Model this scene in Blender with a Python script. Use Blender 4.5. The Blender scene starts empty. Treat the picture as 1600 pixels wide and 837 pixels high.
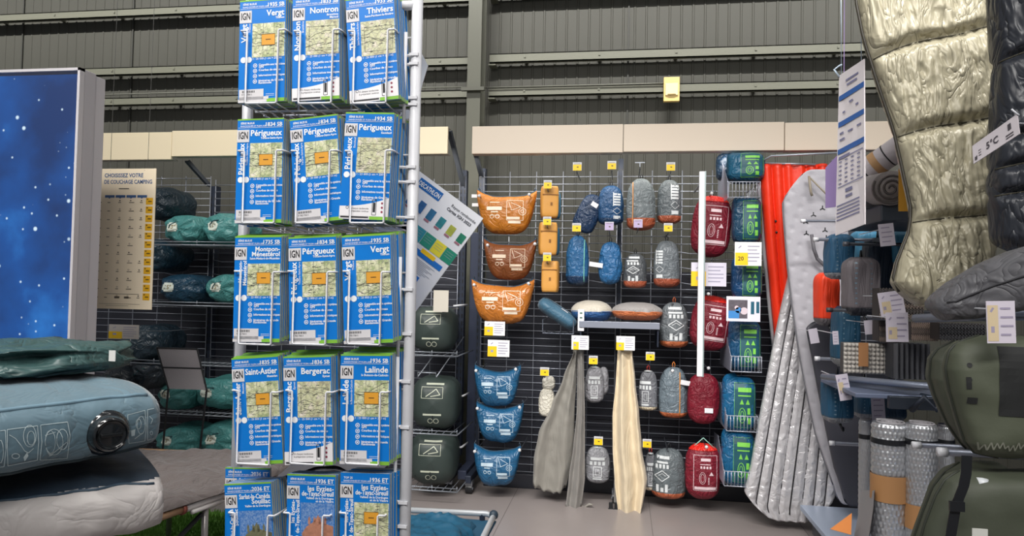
import bpy, bmesh, math, random
from mathutils import Vector, Matrix, noise
from mathutils.bvhtree import BVHTree
R = math.radians
random.seed(7)
sc = bpy.context.scene
COL = sc.collection
# ------------------------------------------------------------------ camera
F = 1110.0; H = 1.40
YAW, PIT, ROL = R(8.8), R(1.7), R(1.15)
fwd = Vector((-math.sin(YAW)*math.cos(PIT), math.cos(YAW)*math.cos(PIT), math.sin(PIT)))
rt0 = Vector((math.cos(YAW), math.sin(YAW), 0)); up0 = rt0.cross(fwd)
rgt = rt0*math.cos(ROL) + up0*math.sin(ROL); upv = up0*math.cos(ROL) - rt0*math.sin(ROL)
CAM = Vector((0, 0, H))
cd = bpy.data.cameras.new('camera'); cam = bpy.data.objects.new('camera', cd); COL.objects.link(cam)
cd.sensor_width = 36; cd.lens = F/1600*36; cd.clip_start = .02
M3 = Matrix((rgt, upv, -fwd)).transposed()
cam.matrix_world = Matrix.Translation(CAM) @ M3.to_4x4()
sc.camera = cam
# ------------------------------------------------------------------ light
vs = sc.view_settings
vs.view_transform = 'Standard'; vs.look = 'None'; vs.gamma = 1; vs.use_curve_mapping = False
vs.exposure = 0.07
w = bpy.data.worlds.new('store_air'); sc.world = w; w.use_nodes = True
w.node_tree.nodes['Background'].inputs[0].default_value = (.93, .95, 1, 1)
w.node_tree.nodes['Background'].inputs[1].default_value = .18
def area(name, loc, target, sx, sy, power, col=(1, .97, .93)):
    l = bpy.data.lights.new(name, 'AREA'); l.shape = 'RECTANGLE'; l.size = sx; l.size_y = sy; l.energy = power; l.color = col
    o = bpy.data.objects.new(name, l); COL.objects.link(o); o.location = loc
    o.rotation_euler = (Vector(target)-Vector(loc)).to_track_quat('-Z', 'Y').to_euler()
    return o
k_ = area('cladding_lamp_row', (0, 2.75, 6.2), (0, 5.9, 3.75), 16, .06, 250); k_.data.spread = R(58)
area('ceiling_lamp_row', (0, 3.1, 5.6), (0, 4.7, 1.2), 9, .3, 40)
k_ = area('ceiling_lamp_row_behind', (0.3, -1.2, 4.2), (0.3, 3.2, .5), 7, .6, 82); k_.data.spread = R(95)
k_ = area('shelf_spotlights', (0.5, 1.9, 3.7), (0.7, 5.0, .05), 3.2, .15, 22); k_.data.spread = R(58)
area('left_fill_light', (-2.3, .9, 4.4), (-1.9, 3.0, .9), 3.2, .3, 48).data.spread = R(100)  # added fill, raises the brightness of the beds and sign casing
area('fascia_back_fill', (1.15, 4.70, 2.28), (1.15, 5.95, 1.55), 3.6, .06, 13, (1, .96, .88))  # added unseen fill behind the right fascia, lightens the wall behind the grid
area('fascia_back_fill', (-1.7, 4.70, 2.22), (-1.7, 5.95, 1.5), 2.6, .06, 9, (1, .93, .82))  # same added fill behind the left fascia, also brightens the teal sacks
# ------------------------------------------------------------------ pixel -> place
def ray(px, py): return fwd + rgt*((px-800)/F) - upv*((py-418.5)/F)
def P(px, py, Y):
    d = ray(px, py); return CAM + d*(Y/d.y)
def Pz(px, py, Z):
    d = ray(px, py); return CAM + d*((Z-H)/d.z)
def Bx(x0, y0, x1, y1, Y):
    """centre x, bottom z, width, height of a pixel box on the plane Y"""
    cx, cy = (x0+x1)/2, (y0+y1)/2
    a, b, c, d = P(x0, cy, Y), P(x1, cy, Y), P(cx, y0, Y), P(cx, y1, Y)
    return (a.x+b.x)/2, d.z, b.x-a.x, c.z-d.z
# ------------------------------------------------------------------ materials
def lin(h):
    v = [int(h[i:i+2], 16)/255 for i in (0, 2, 4)]
    return tuple(x/12.92 if x <= .04045 else ((x+.055)/1.055)**2.4 for x in v)+(1,)
MATS = {}
def mat(h, rough=.6, metal=0., bump=0., bs=40., var=0., vs_=6., sheen=0., emit=0., alpha=1., coat=0., stretch=None, crumple=False):
    key = (h, rough, metal, bump, bs, var, vs_, sheen, emit, alpha, coat, stretch, crumple)
    if key in MATS: return MATS[key]
    m = bpy.data.materials.new('mat_'+h); m.use_nodes = True; nt = m.node_tree; N = nt.nodes; L = nt.links
    b = N['Principled BSDF']; b.inputs['Base Color'].default_value = lin(h)
    b.inputs['Roughness'].default_value = rough; b.inputs['Metallic'].default_value = metal
    if sheen: b.inputs['Sheen Weight'].default_value = sheen
    if coat: b.inputs['Coat Weight'].default_value = coat
    if emit:
        b.inputs['Emission Color'].default_value = lin(h); b.inputs['Emission Strength'].default_value = emit
    if alpha < 1: b.inputs['Alpha'].default_value = alpha
    if bump or var:
        tc = N.new('ShaderNodeTexCoord'); mp = N.new('ShaderNodeMapping'); L.new(tc.outputs['Object'], mp.inputs[0])
        if stretch: mp.inputs['Scale'].default_value = stretch
    if bump:
        n = N.new('ShaderNodeTexNoise'); n.inputs['Scale'].default_value = bs; n.inputs['Detail'].default_value = 5
        L.new(mp.outputs[0], n.inputs['Vector'])
        bp = N.new('ShaderNodeBump'); bp.inputs['Strength'].default_value = bump; bp.inputs['Distance'].default_value = .01
        src = n.outputs[0]
        if crumple:
            n.inputs['Detail'].default_value = 3; n.inputs['Distortion'].default_value = .9
            m1 = N.new('ShaderNodeMath'); m1.operation = 'SUBTRACT'; m1.inputs[1].default_value = .5; L.new(src, m1.inputs[0])
            m2 = N.new('ShaderNodeMath'); m2.operation = 'ABSOLUTE'; L.new(m1.outputs[0], m2.inputs[0])
            m3 = N.new('ShaderNodeMath'); m3.operation = 'POWER'; m3.inputs[1].default_value = .6; L.new(m2.outputs[0], m3.inputs[0])
            src = m3.outputs[0]; bp.inputs['Distance'].default_value = .02
        L.new(src, bp.inputs['Height']); L.new(bp.outputs[0], b.inputs['Normal'])
    if var:
        n2 = N.new('ShaderNodeTexNoise'); n2.inputs['Scale'].default_value = vs_; n2.inputs['Detail'].default_value = 4
        L.new(mp.outputs[0], n2.inputs['Vector'])
        mx = N.new('ShaderNodeMix'); mx.data_type = 'RGBA'; c = lin(h)
        mx.inputs['A'].default_value = tuple(x*(1-var) for x in c[:3])+(1,); mx.inputs['B'].default_value = tuple(min(1, x*(1+var)) for x in c[:3])+(1,)
        L.new(n2.outputs[0], mx.inputs['Factor']); L.new(mx.outputs['Result'], b.inputs['Base Color'])
    MATS[key] = m; return m
def fabric(h, rough=.5, bump=.35, bs=18): return mat(h, rough, 0, bump, bs, .12, 9, .25, crumple=True)
def nylon(h): return mat(h, .36, 0, .75, 16, .14, 9, crumple=True)
white = mat('E8E8EC', .35); wirew = mat('DADBE0', .3); steel = mat('9A9FA8', .3, .6); darksteel = mat('2C3342', .45, .3); black = mat('15171B', .4)
paper = mat('F2F0F2', .5); yellow = mat('F5C91A', .5); whiteink = mat('EDEFF0', .5); navyink = mat('1B2A4A', .5); blackink = mat('1A1A1E', .5)
# ------------------------------------------------------------------ mesh building
class MB:
    def __init__(s): s.v = []; s.f = []; s.mi = []; s.cur = 0
    def add(s, vs, fs):
        o = len(s.v); s.v += [tuple(p) for p in vs]; s.f += [tuple(i+o for i in f) for f in fs]; s.mi += [s.cur]*len(fs)
    def quad(s, a, b, c, d): s.add([a, b, c, d], [(0, 1, 2, 3)])
    def box(s, c, d, rot=None):
        x, y, z = d[0]/2, d[1]/2, d[2]/2
        vs = [Vector((i*x, j*y, k*z)) for i in (-1, 1) for j in (-1, 1) for k in (-1, 1)]
        if rot is not None: vs = [rot @ v for v in vs]
        c = Vector(c); s.add([v+c for v in vs], [(0, 1, 3, 2), (4, 6, 7, 5), (0, 4, 5, 1), (2, 3, 7, 6), (0, 2, 6, 4), (1, 5, 7, 3)])
    def tube(s, pts, r, seg=6, closed=False):
        pts = [Vector(p) for p in pts]; n = len(pts); rings = []; ref = None
        for i, p in enumerate(pts):
            if closed: t = pts[(i+1) % n]-pts[i-1]
            else: t = (pts[min(i+1, n-1)]-pts[max(i-1, 0)])
            t = t.normalized() if t.length > 1e-9 else Vector((0, 0, 1))
            if ref is None: ref = Vector((0, 0, 1)) if abs(t.z) < .9 else Vector((0, 1, 0))
            a = t.cross(ref); 
            if a.length < 1e-6: a = t.orthogonal()
            a.normalize(); b = a.cross(t).normalized(); ref = b
            rr = r[i] if isinstance(r, (list, tuple)) else r
            rings.append([p+(a*math.cos(2*math.pi*k/seg)+b*math.sin(2*math.pi*k/seg))*rr for k in range(seg)])
        vs = [v for g in rings for v in g]; fs = []
        for i in range(n if closed else n-1):
            j = (i+1) % n
            for k in range(seg): fs.append((i*seg+k, i*seg+(k+1) % seg, j*seg+(k+1) % seg, j*seg+k))
        if not closed: fs.append(tuple(range(seg))[::-1]); fs.append(tuple((n-1)*seg+k for k in range(seg)))
        s.add(vs, fs)
    def grid(s, fn, nu, nv, cu=False, cap=False):
        """fn(u,v), u,v in 0..1; cu closes u; cap adds end faces"""
        NU = nu if cu else nu+1
        vs = [fn(i/nu, j/nv) for j in range(nv+1) for i in range(NU)]; fs = []
        for j in range(nv):
            for i in range(nu):
                i2 = (i+1) % NU; fs.append((j*NU+i, j*NU+i2, (j+1)*NU+i2, (j+1)*NU+i))
        if cap: fs.append(tuple(range(NU))[::-1]); fs.append(tuple(nv*NU+i for i in range(NU)))
        s.add(vs, fs)
    def sphere(s, c, r, n=10):
        c = Vector(c); rr = r if isinstance(r, (tuple, list)) else (r, r, r)
        s.grid(lambda u, v: c+Vector((rr[0]*math.sin(math.pi*min(max(v, .001), .999))*math.cos(2*math.pi*u), rr[1]*math.sin(math.pi*min(max(v, .001), .999))*math.sin(2*math.pi*u), -rr[2]*math.cos(math.pi*v))), n, n//2+2, True, True)
    def prism(s, pts, y0, y1):
        """xz outline extruded in y"""
        n = len(pts); vs = [(x, y0, z) for x, z in pts]+[(x, y1, z) for x, z in pts]
        s.add(vs, [tuple(range(n)), tuple(range(2*n-1, n-1, -1))]+[(i, i+n, (i+1) % n+n, (i+1) % n) for i in range(n)])
    def cyl(s, a, b, r, seg=14): s.tube([a, b], r, seg)
    def build(s, name, m, parent=None, smooth=False, bevel=0, label=None, loc=None, rot=None):
        me = bpy.data.meshes.new(name); me.from_pydata(s.v, [], s.f); ms = m if isinstance(m, (list, tuple)) else [m]
        for x in ms: me.materials.append(x)
        if len(ms) > 1: me.polygons.foreach_set('material_index', s.mi)
        if smooth: me.polygons.foreach_set('use_smooth', [True]*len(me.polygons))
        me.update()
        if True:
            bm = bmesh.new(); bm.from_mesh(me); bmesh.ops.recalc_face_normals(bm, faces=bm.faces); bm.to_mesh(me); bm.free()
        o = bpy.data.objects.new(name, me); COL.objects.link(o)
        if parent: o.parent = parent
        if bevel:
            md = o.modifiers.new('bevel', 'BEVEL'); md.width = bevel; md.segments = 2; md.limit_method = 'ANGLE'
        if label: o['label'] = label
        if loc is not None: o.location = loc
        if rot is not None: o.rotation_euler = rot
        return o
    def bvh(s): return BVHTree.FromPolygons([Vector(v) for v in s.v], s.f)
def tag(o, label=None, cat=None, group=None, kind=None):
    if label: o['label'] = label
    if cat: o['category'] = cat
    if group: o['group'] = group
    if kind: o['kind'] = kind
    return o
def thing(name, label, cat, loc=(0, 0, 0), rot=(0, 0, 0), group=None):
    o = bpy.data.objects.new(name, None); COL.objects.link(o); o.location = loc; o.rotation_euler = rot; o.empty_display_size = .05
    return tag(o, label, cat, group)
def struct(name, mb, m, **k):
    o = mb.build(name, m, **k); o['kind'] = 'structure'; return o
def copy_tree(o, parent=None):
    c = o.copy(); COL.objects.link(c); c.parent = parent
    for ch in [x for x in CHILD.get(o, []) or o.children]: copy_tree(ch, c)
    return c
CHILD = {}
# ------------------------------------------------------------------ printing on surfaces
_T = {}
def text_mesh(s, bold):
    k = (s, bold)
    if k not in _T:
        c = bpy.data.curves.new('t', 'FONT'); c.body = s; c.size = 1; c.offset = .022 if bold else .004; c.resolution_u = 2
        o = bpy.data.objects.new('t', c); COL.objects.link(o); me = o.to_mesh()
        vs = [(v.co.x, v.co.y) for v in me.vertices]; fs = [tuple(p.vertices) for p in me.polygons]
        o.to_mesh_clear(); bpy.data.objects.remove(o); bpy.data.curves.remove(c)
        x0 = min([v[0] for v in vs] or [0]); x1 = max([v[0] for v in vs] or [1])
        _T[k] = (vs, fs, x0, x1)
    return _T[k]
class Ink:
    """flat shapes in x,z laid on a surface by fn(x,z)->point or None"""
    def __init__(s, fn): s.fn = fn; s.mb = MB(); s.cache = {}
    def pt(s, x, z):
        k = (round(x, 5), round(z, 5))
        if k not in s.cache: s.cache[k] = s.fn(x, z)
        return s.cache[k]
    def face(s, pts):
        q = [s.pt(*p) for p in pts]
        if None in q: return
        s.mb.add(q, [tuple(range(len(q)))])
    def rect(s, x0, z0, x1, z1, n=1, m=1):
        for i in range(n):
            for j in range(m):
                a, b = x0+(x1-x0)*i/n, x0+(x1-x0)*(i+1)/n; c, d = z0+(z1-z0)*j/m, z0+(z1-z0)*(j+1)/m
                s.face([(a, c), (b, c), (b, d), (a, d)])
    def line(s, pts, w, step=.015):
        for (xa, za), (xb, zb) in zip(pts, pts[1:]):
            L = math.hypot(xb-xa, zb-za)
            if L < 1e-6: continue
            nx, nz = -(zb-za)/L*w/2, (xb-xa)/L*w/2; n = max(1, int(L/step))
            for i in range(n):
                t0, t1 = i/n, (i+1)/n; a = (xa+(xb-xa)*t0, za+(zb-za)*t0); b = (xa+(xb-xa)*t1, za+(zb-za)*t1)
                s.face([(a[0]-nx, a[1]-nz), (b[0]-nx, b[1]-nz), (b[0]+nx, b[1]+nz), (a[0]+nx, a[1]+nz)])
    def frame(s, x0, z0, x1, z1, w, step=.015): s.line([(x0, z0), (x1, z0), (x1, z1), (x0, z1), (x0, z0)], w, step)
    def ring(s, x, z, r, w, n=14, a0=0, a1=2*math.pi, rz=None):
        rz = rz or r
        s.line([(x+r*math.cos(a0+(a1-a0)*i/n), z+rz*math.sin(a0+(a1-a0)*i/n)) for i in range(n+1)], w, 1)
    def disc(s, x, z, r, n=10): s.face([(x+r*math.cos(2*math.pi*i/n), z+r*math.sin(2*math.pi*i/n)) for i in range(n)])
    def text(s, t, x, z, size, align='l', bold=False, rot=0, maxw=None):
        vs, fs, x0, x1 = text_mesh(t, bold); sx = size
        if maxw and (x1-x0)*size > maxw: sx = maxw/(x1-x0)
        ox = {'l': -x0, 'r': -x1, 'c': -(x0+x1)/2}[align]; cr, sr = math.cos(rot), math.sin(rot)
        q = []
        for a, b in vs:
            a = (a+ox)*sx; b = b*size; q.append(s.pt(x+a*cr-b*sr, z+a*sr+b*cr))
        o = len(s.mb.v); ok = [f for f in fs if all(q[i] is not None for i in f)]
        s.mb.v += [tuple(p) if p is not None else (0, 0, 0) for p in q]; s.mb.f += [tuple(i+o for i in f) for f in ok]; s.mb.mi += [0]*len(ok)
    def build(s, name, m, parent, **k):
        if not s.mb.f: return None
        used = sorted({i for f in s.mb.f for i in f}); mp = {a: b for b, a in enumerate(used)}
        s.mb.v = [s.mb.v[i] for i in used]; s.mb.f = [tuple(mp[i] for i in f) for f in s.mb.f]
        return s.mb.build(name, m, parent, **k)
def flat(y): return lambda x, z: Vector((x, y, z))
def onto(bvh, off=.0015):
    d = Vector((0, 1, 0))
    def f(x, z):
        h = bvh.ray_cast(Vector((x, -9, z)), d)
        if h[0] is None: return None
        n = h[1]; n = n if n.y < 0 else -n
        if n.y > -.25: return None
        return h[0]+n*off
    return f
def fbm(x, y, z): return noise.noise(Vector((x, y, z)))+.5*noise.noise(Vector((2.1*x, 2.1*y, 2.1*z)))
def sgn(a): return 1 if a >= 0 else -1
def spow(a, p): return sgn(a)*abs(a)**p
# ================================================================== SETTING
YG, YW = 5.0, 5.95
m = mat('8E8684', .32, 0, .08, 9, .10, 3)
f = MB(); f.box((0, 3.2, -.05), (14, 11, .1)); floor = struct('floor', f, m)
# floor plank joints
f = MB()
for i in range(-5, 8): f.box((i*.9+.2, 3.2, .0006), (.004, 10.8, .001))
struct('trim_1', f, mat('6E6866', .5))
# corrugated cladding
x0, x1, z1 = -6.2, 6.0, 4.9; pitch = .095; prof = []
x = x0
k = 0
while x < x1:
    d = .0045
    prof += [(x, 0), (x+.012, 0), (x+.016, d), (x+.091, d)]; x += pitch; k += 1
wl = MB(); n = len(prof)
wl.add([(a, YW+b-.0, 0) for a, b in prof]+[(a, YW+b, z1) for a, b in prof], [(i, i+1, i+1+n, i+n) for i in range(n-1)])
wl.box(((x0+x1)/2, YW+.06, z1/2), (x1-x0, .06, z1))
struct('wall_back', wl, mat('3B3B34', .65, .0, 0, 5, .05, 1.2))
f = MB()
for px in (36, 208, 520, 982):
    p = P(px, 60, YW); f.box((p.x, YW-.004, 2.45), (.012, .01, 4.9))
struct('trim_2', f, mat('2C2D28', .6))
# building column (I-section) with clamps
a, b = P(730, 120, 5.55).x, P(751, 120, 5.55).x; cxm = (a+b)/2; cw = b-a
f = MB(); f.box((cxm, 5.556, 2.45), (cw, .012, 4.9)); f.box((cxm, 5.65, 2.45), (.01, .19, 4.9)); f.box((cxm, 5.75, 2.45), (cw, .012, 4.9))
struct('trim_3', f, mat('505146', .5))
f = MB(); z = P(740, 140, 5.54).z; f.box((cxm+.0, 5.52, z+.0), (cw*1.7, .03, .028)); 
struct('trim_4', f, mat('4C4D43', .5))
# horizontal rails, standing clear of the cladding
railm = mat('66675A', .5)
ti = 5
YR = YW-.115
def rail(px, yt, yb, x0, x1):
    global ti
    zt, zb = P(px, yt, YR).z, P(px, yb, YR).z; f = MB(); c = (x0+x1)/2; w_ = x1-x0
    f.box((c, YR+.006, (zt+zb)/2), (w_, .012, zt-zb)); f.box((c, YR+.02, zb+.004), (w_, .04, .008)); f.box((c, YR+.02, zt-.004), (w_, .04, .008))
    xx = x0+.3
    while xx < x1: f.box((xx, YR-.003, (zt+zb)/2+.005), (.016, .006, .016)); f.box((xx, YW-.035, (zt+zb)/2), (.03, .08, .03)); xx += .62
    f.box((x1-.02, (YR+YW)/2, zb-.012), (.06, .1, .012)) if x1 < 1 else f.box((x0+.02, (YR+YW)/2, zb-.012), (.06, .1, .012))
    struct('trim_%d' % ti, f, railm); ti += 1
for yt, yb in ((-17, -4), (84.5, 98.5), (137.5, 151)):
    rail(755, yt, yb, cxm+.07, 6.0)
for yt, yb in ((-10, 3), (88.5, 101.5), (140, 153)):
    rail(725, yt, yb, -6.2, cxm-.07)
# rail brackets at column, thin cable along the middle rail
f = MB()
pa = [P(x, y, YR-.02) for x, y in ((165, 148), (340, 143), (560, 139), (722, 136))]; f.tube(pa, .006)
pa = [P(x, y, YR-.02) for x, y in ((756, 137), (1000, 131), (1040, 130))]; f.tube(pa, .006)
o = f.build('power_cable', mat('6A6B62', .6), smooth=True); tag(o, 'thin grey cable running along the lower cladding rail', 'cable')
# alarm box on rail
cx, zb, w_, h_ = Bx(1037, 120, 1062, 158, YR-.05)
t = thing('alarm_box', 'cream yellow alarm box fixed on the lower rail of the cladding', 'alarm', (cx, YR-.05, zb))
f = MB(); f.box((0, .022, h_/2), (w_, .044, h_)); f.build('casing', mat('E0C27A', .4), t, bevel=.004)
f = MB(); f.box((0, -.006, h_*.48), (w_*.8, .016, h_*.5)); f.build('front_cover', mat('F2DDA8', .35), t, bevel=.004)
f = MB(); f.box((0, -.016, h_*.26), (w_*.5, .012, h_*.03)); f.build('slot', mat('8A7030', .5), t)
# ------------------------------------------------------------------ gondola
YF = 4.62
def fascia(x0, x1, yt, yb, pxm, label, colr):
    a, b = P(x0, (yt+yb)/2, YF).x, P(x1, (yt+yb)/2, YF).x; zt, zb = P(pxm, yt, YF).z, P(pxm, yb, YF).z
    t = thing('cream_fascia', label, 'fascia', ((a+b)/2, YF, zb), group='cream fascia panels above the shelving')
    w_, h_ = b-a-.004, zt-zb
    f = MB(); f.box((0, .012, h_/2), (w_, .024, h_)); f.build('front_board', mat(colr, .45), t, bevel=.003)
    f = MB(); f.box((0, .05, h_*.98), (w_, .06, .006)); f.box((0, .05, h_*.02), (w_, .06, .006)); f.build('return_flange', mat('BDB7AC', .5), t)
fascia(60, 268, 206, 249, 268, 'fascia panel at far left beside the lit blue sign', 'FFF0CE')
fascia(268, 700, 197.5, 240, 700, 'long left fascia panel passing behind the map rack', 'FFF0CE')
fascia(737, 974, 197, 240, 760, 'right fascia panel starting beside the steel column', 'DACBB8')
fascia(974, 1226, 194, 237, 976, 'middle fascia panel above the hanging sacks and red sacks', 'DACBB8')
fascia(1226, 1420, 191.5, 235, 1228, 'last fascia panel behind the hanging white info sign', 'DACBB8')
def upright(px, py, ytop, label, y=YG, w_=.05, foot=True, d=.06, caster=True):
    p = P(px, py, y); zt = P(px, ytop, y).z
    t = thing('gondola_upright', label, 'shelf post', (p.x, y+.02, 0), group='slotted shelf uprights')
    f = MB(); f.box((0, d/2, zt/2+.1), (w_, d, zt-.2)); z = .3; f.cur = 1
    while z < zt-.05: f.box((-w_*.25, -.001, z), (w_*.16, .004, .028)); f.box((w_*.25, -.001, z), (w_*.16, .004, .028)); z += .05
    f.build('post', [darksteel, black], t)
    if foot:
        f = MB(); f.box((0, -.10, .105), (w_*.9, .34, .05)); f.build('foot', darksteel, t, bevel=.004)
        if caster:
            c = thing_child(t); 
    return t
def thing_child(t):
    f = MB(); f.box((0, -.22, .075), (.05, .05, .03)); f.build('caster_fork', mat('8A8E95', .3, .7), t)
    f = MB(); f.cyl((-.022, -.22, .035), (.022, -.22, .035), .035, 16); o = f.build('caster_wheel', black, t)
    f = MB(); f.cyl((-.026, -.22, .035), (.026, -.22, .035), .012, 10); f.build('hub', steel, o)
upright(718, 500, 265, 'slotted upright on the left of the column, on casters', w_=.05)
upright(748, 500, 262, 'slotted upright right beside the column, behind the half-moon pouches', w_=.045)
upright(327, 430, 290, 'slotted upright of the left shelving between the teal sacks', w_=.05)
upright(968, 400, 247, 'tall slotted upright behind the small stuff sacks', w_=.035)
upright(1212, 400, 262, 'slotted upright hidden behind the orange air mattress', w_=.045)
f = MB(); 
p = P(737, 600, 5.06); f.box((p.x, 5.12, .96), (.075, .07, 1.7)); f.box((p.x, 4.98, .12), (.06, .36, .06))
o = f.build('steel_end_column', mat('353C50', .45, .2), bevel=.004); tag(o, 'plain dark blue steel post between the two shelving runs', 'post')
# diagonal fascia braces
for (xa, ya, xb, yb, lab) in ((292, 252, 326, 290, 'slanting brace under the left fascia above the teal sacks'), (702, 205, 724, 292, 'slanting brace at the end of the left fascia beside the column'), (743, 240, 752, 275, 'short slanting brace under the right fascia beside the column')):
    a, b = P(xa, ya, YF+.09), P(xb, yb, YG+.03)
    f = MB(); d = (b-a); 
    rot = d.to_track_quat('Z', 'Y').to_matrix(); f.box((a+b)/2, (.03, .012, d.length), rot); f.box((a+b)/2+Vector((.014, 0, 0)), (.004, .03, d.length), rot)
    o = f.build('fascia_brace', mat('4A4F58', .5, .3)); tag(o, lab, 'brace', 'fascia braces')
# wire grids: fine horizontals on verticals, bent pairs in the middle
def wiregrid(pxa, pxb, ytop, label, zb=.12):
    a, b = P(pxa, 480, YG).x, P(pxb, 480, YG).x; zt = P((pxa+pxb)/2, ytop, YG).z
    f = MB(); z = zb; k = 0
    while z < zt:
        if 1.45 < z < 1.72 and k % 2 == 0:
            n = int((b-a)/.09); f.tube([(a+(b-a)*i/n, YG-.004-(.03 if i % 4 in (1, 2) else 0), z-(.014 if i % 4 in (1, 2) else 0)) for i in range(n+1)], .0032, 5)
        else: f.tube([(a, YG-.006, z), (b, YG-.006, z)], .003, 5)
        z += .052; k += 1
    n = round((b-a)/.195)
    for i in range(n+1): x = a+(b-a)*i/n; f.tube([(x, YG, zb), (x, YG, zt)], .0036, 5)
    o = f.build('wire_grid_panel', mat('989DA8', .3, .5), smooth=True); tag(o, label, 'wire grid', 'wire grid back panels')
wiregrid(752, 962, 268, 'wire grid panel behind the half-moon pouches and blue sacks')
wiregrid(970, 1208, 266, 'wire grid panel behind the grey and dark red sacks')
wiregrid(1216, 1400, 266, 'wire grid panel behind the sleeping mats')
wiregrid(331, 714, 280, 'wire grid panel left of the column behind the map rack')
wiregrid(60, 323, 276, 'wire grid panel at far left behind the teal sacks')
def backpanel(pxa, pxb, yt, label, c='2B2D36'):
    a, b = P(pxa, 480, YG).x, P(pxb, 480, YG).x; zt = P((pxa+pxb)/2, yt, YG).z; Z0 = .02
    f = MB(); f.box(((a+b)/2, YG+.075, (zt+Z0)/2), (b-a-.01, .02, zt-Z0)); z = .2
    while z < zt: f.box(((a+b)/2, YG+.063, z), (b-a-.01, .006, .006)); z += .3
    o = f.build('back_panel', mat(c, .45, .1)); tag(o, label, 'panel', 'dark panels closing the shelving backs')
backpanel(755, 962, 425, 'dark back panel behind the blue half-moon pouches')
backpanel(970, 1208, 425, 'dark back panel behind the dark red sacks')
backpanel(1216, 1420, 330, 'dark back panel behind the silver sleeping mats')
backpanel(331, 712, 385, 'dark back panel left of the column')
backpanel(40, 323, 372, 'dark back panel behind the teal sacks')
f = MB(); a, b = P(755, 760, YG).x, P(1420, 760, YG).x; f.box(((a+b)/2, YG+.03, .05), (b-a, .06, .1)); o = f.build('plinth', mat('2A2C34', .4), bevel=.004); tag(o, 'dark plinth board along the foot of the shelving', 'plinth')

# ================================================================== LIT SIGN (left)
YL = 2.82
a = P(118, 330, YL); b = P(-160, 330, YL); zt = P(118, 106, YL).z
xr = a.x; W = xr-b.x
t = thing('lit_sign_box', 'tall free-standing lightbox showing a blue starry night sky', 'sign', (xr-W/2, YL, 0))
f = MB(); f.box((0, .058, zt/2), (W, .076, zt)); f.build('casing', mat('B4B1B5', .45, .1), t, bevel=.004)
f = MB(); f.box((W/2-.018, .128, zt/2-.004), (.03, .062, zt-.008)); f.box((-W/2+.018, .128, zt/2-.004), (.03, .062, zt-.008)); f.box((0, .128, zt-.02), (W-.036, .062, .03)); f.build('rear_frame', mat('C2BFC3', .4, .1), t, bevel=.003)
f = MB(); f.box((W/2-.006, .01, zt/2), (.012, .03, zt)); f.box((-W/2+.006, .01, zt/2), (.012, .03, zt)); f.box((0, .01, zt-.006), (W, .03, .012)); f.build('front_frame', mat('C9C6CA', .35, .2), t)
sm = bpy.data.materials.new('star_screen'); sm.use_nodes = True; nt = sm.node_tree; N = nt.nodes; L = nt.links; bs_ = N['Principled BSDF']
tc = N.new('ShaderNodeTexCoord')
nz = N.new('ShaderNodeTexNoise'); nz.inputs['Scale'].default_value = 2.1; nz.inputs['Detail'].default_value = 7; L.new(tc.outputs['Object'], nz.inputs['Vector'])
cr = N.new('ShaderNodeValToRGB'); L.new(nz.outputs[0], cr.inputs[0])
cr.color_ramp.elements[0].position = .38; cr.color_ramp.elements[0].color = lin('063064'); cr.color_ramp.elements[1].position = .78; cr.color_ramp.elements[1].color = lin('2F8FE8')
e = cr.color_ramp.elements.new(.55); e.color = lin('0A4C94')
def stars(scale, thr, br):
    v = N.new('ShaderNodeTexVoronoi'); v.inputs['Scale'].default_value = scale; L.new(tc.outputs['Object'], v.inputs['Vector'])
    mr = N.new('ShaderNodeMapRange'); mr.inputs['From Min'].default_value = thr; mr.inputs['From Max'].default_value = thr*.3; mr.inputs['To Max'].default_value = br; L.new(v.outputs['Distance'], mr.inputs['Value'])
    g = N.new('ShaderNodeMath'); g.operation = 'GREATER_THAN'; g.inputs[1].default_value = .55
    sp = N.new('ShaderNodeSeparateColor'); L.new(v.outputs['Color'], sp.inputs[0]); L.new(sp.outputs[0], g.inputs[0])
    mu = N.new('ShaderNodeMath'); mu.operation = 'MULTIPLY'; L.new(mr.outputs[0], mu.inputs[0]); L.new(g.outputs[0], mu.inputs[1]); return mu
s1, s2 = stars(11, .13, 1.4), stars(24, .17, .9)
ad = N.new('ShaderNodeMath'); L.new(s1.outputs[0], ad.inputs[0]); L.new(s2.outputs[0], ad.inputs[1])
mx = N.new('ShaderNodeMix'); mx.data_type = 'RGBA'; mx.clamp_factor = True; L.new(ad.outputs[0], mx.inputs['Factor']); L.new(cr.outputs[0], mx.inputs['A']); mx.inputs['B'].default_value = lin('D8F0FF')
L.new(mx.outputs['Result'], bs_.inputs['Emission Color']); bs_.inputs['Emission Strength'].default_value = .95; bs_.inputs['Base Color'].default_value = (.01, .01, .02, 1); bs_.inputs['Roughness'].default_value = .4
f = MB(); f.box((0, .012, zt/2-.006), (W-.03, .01, zt-.04)); f.build('star_screen', sm, t)
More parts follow.
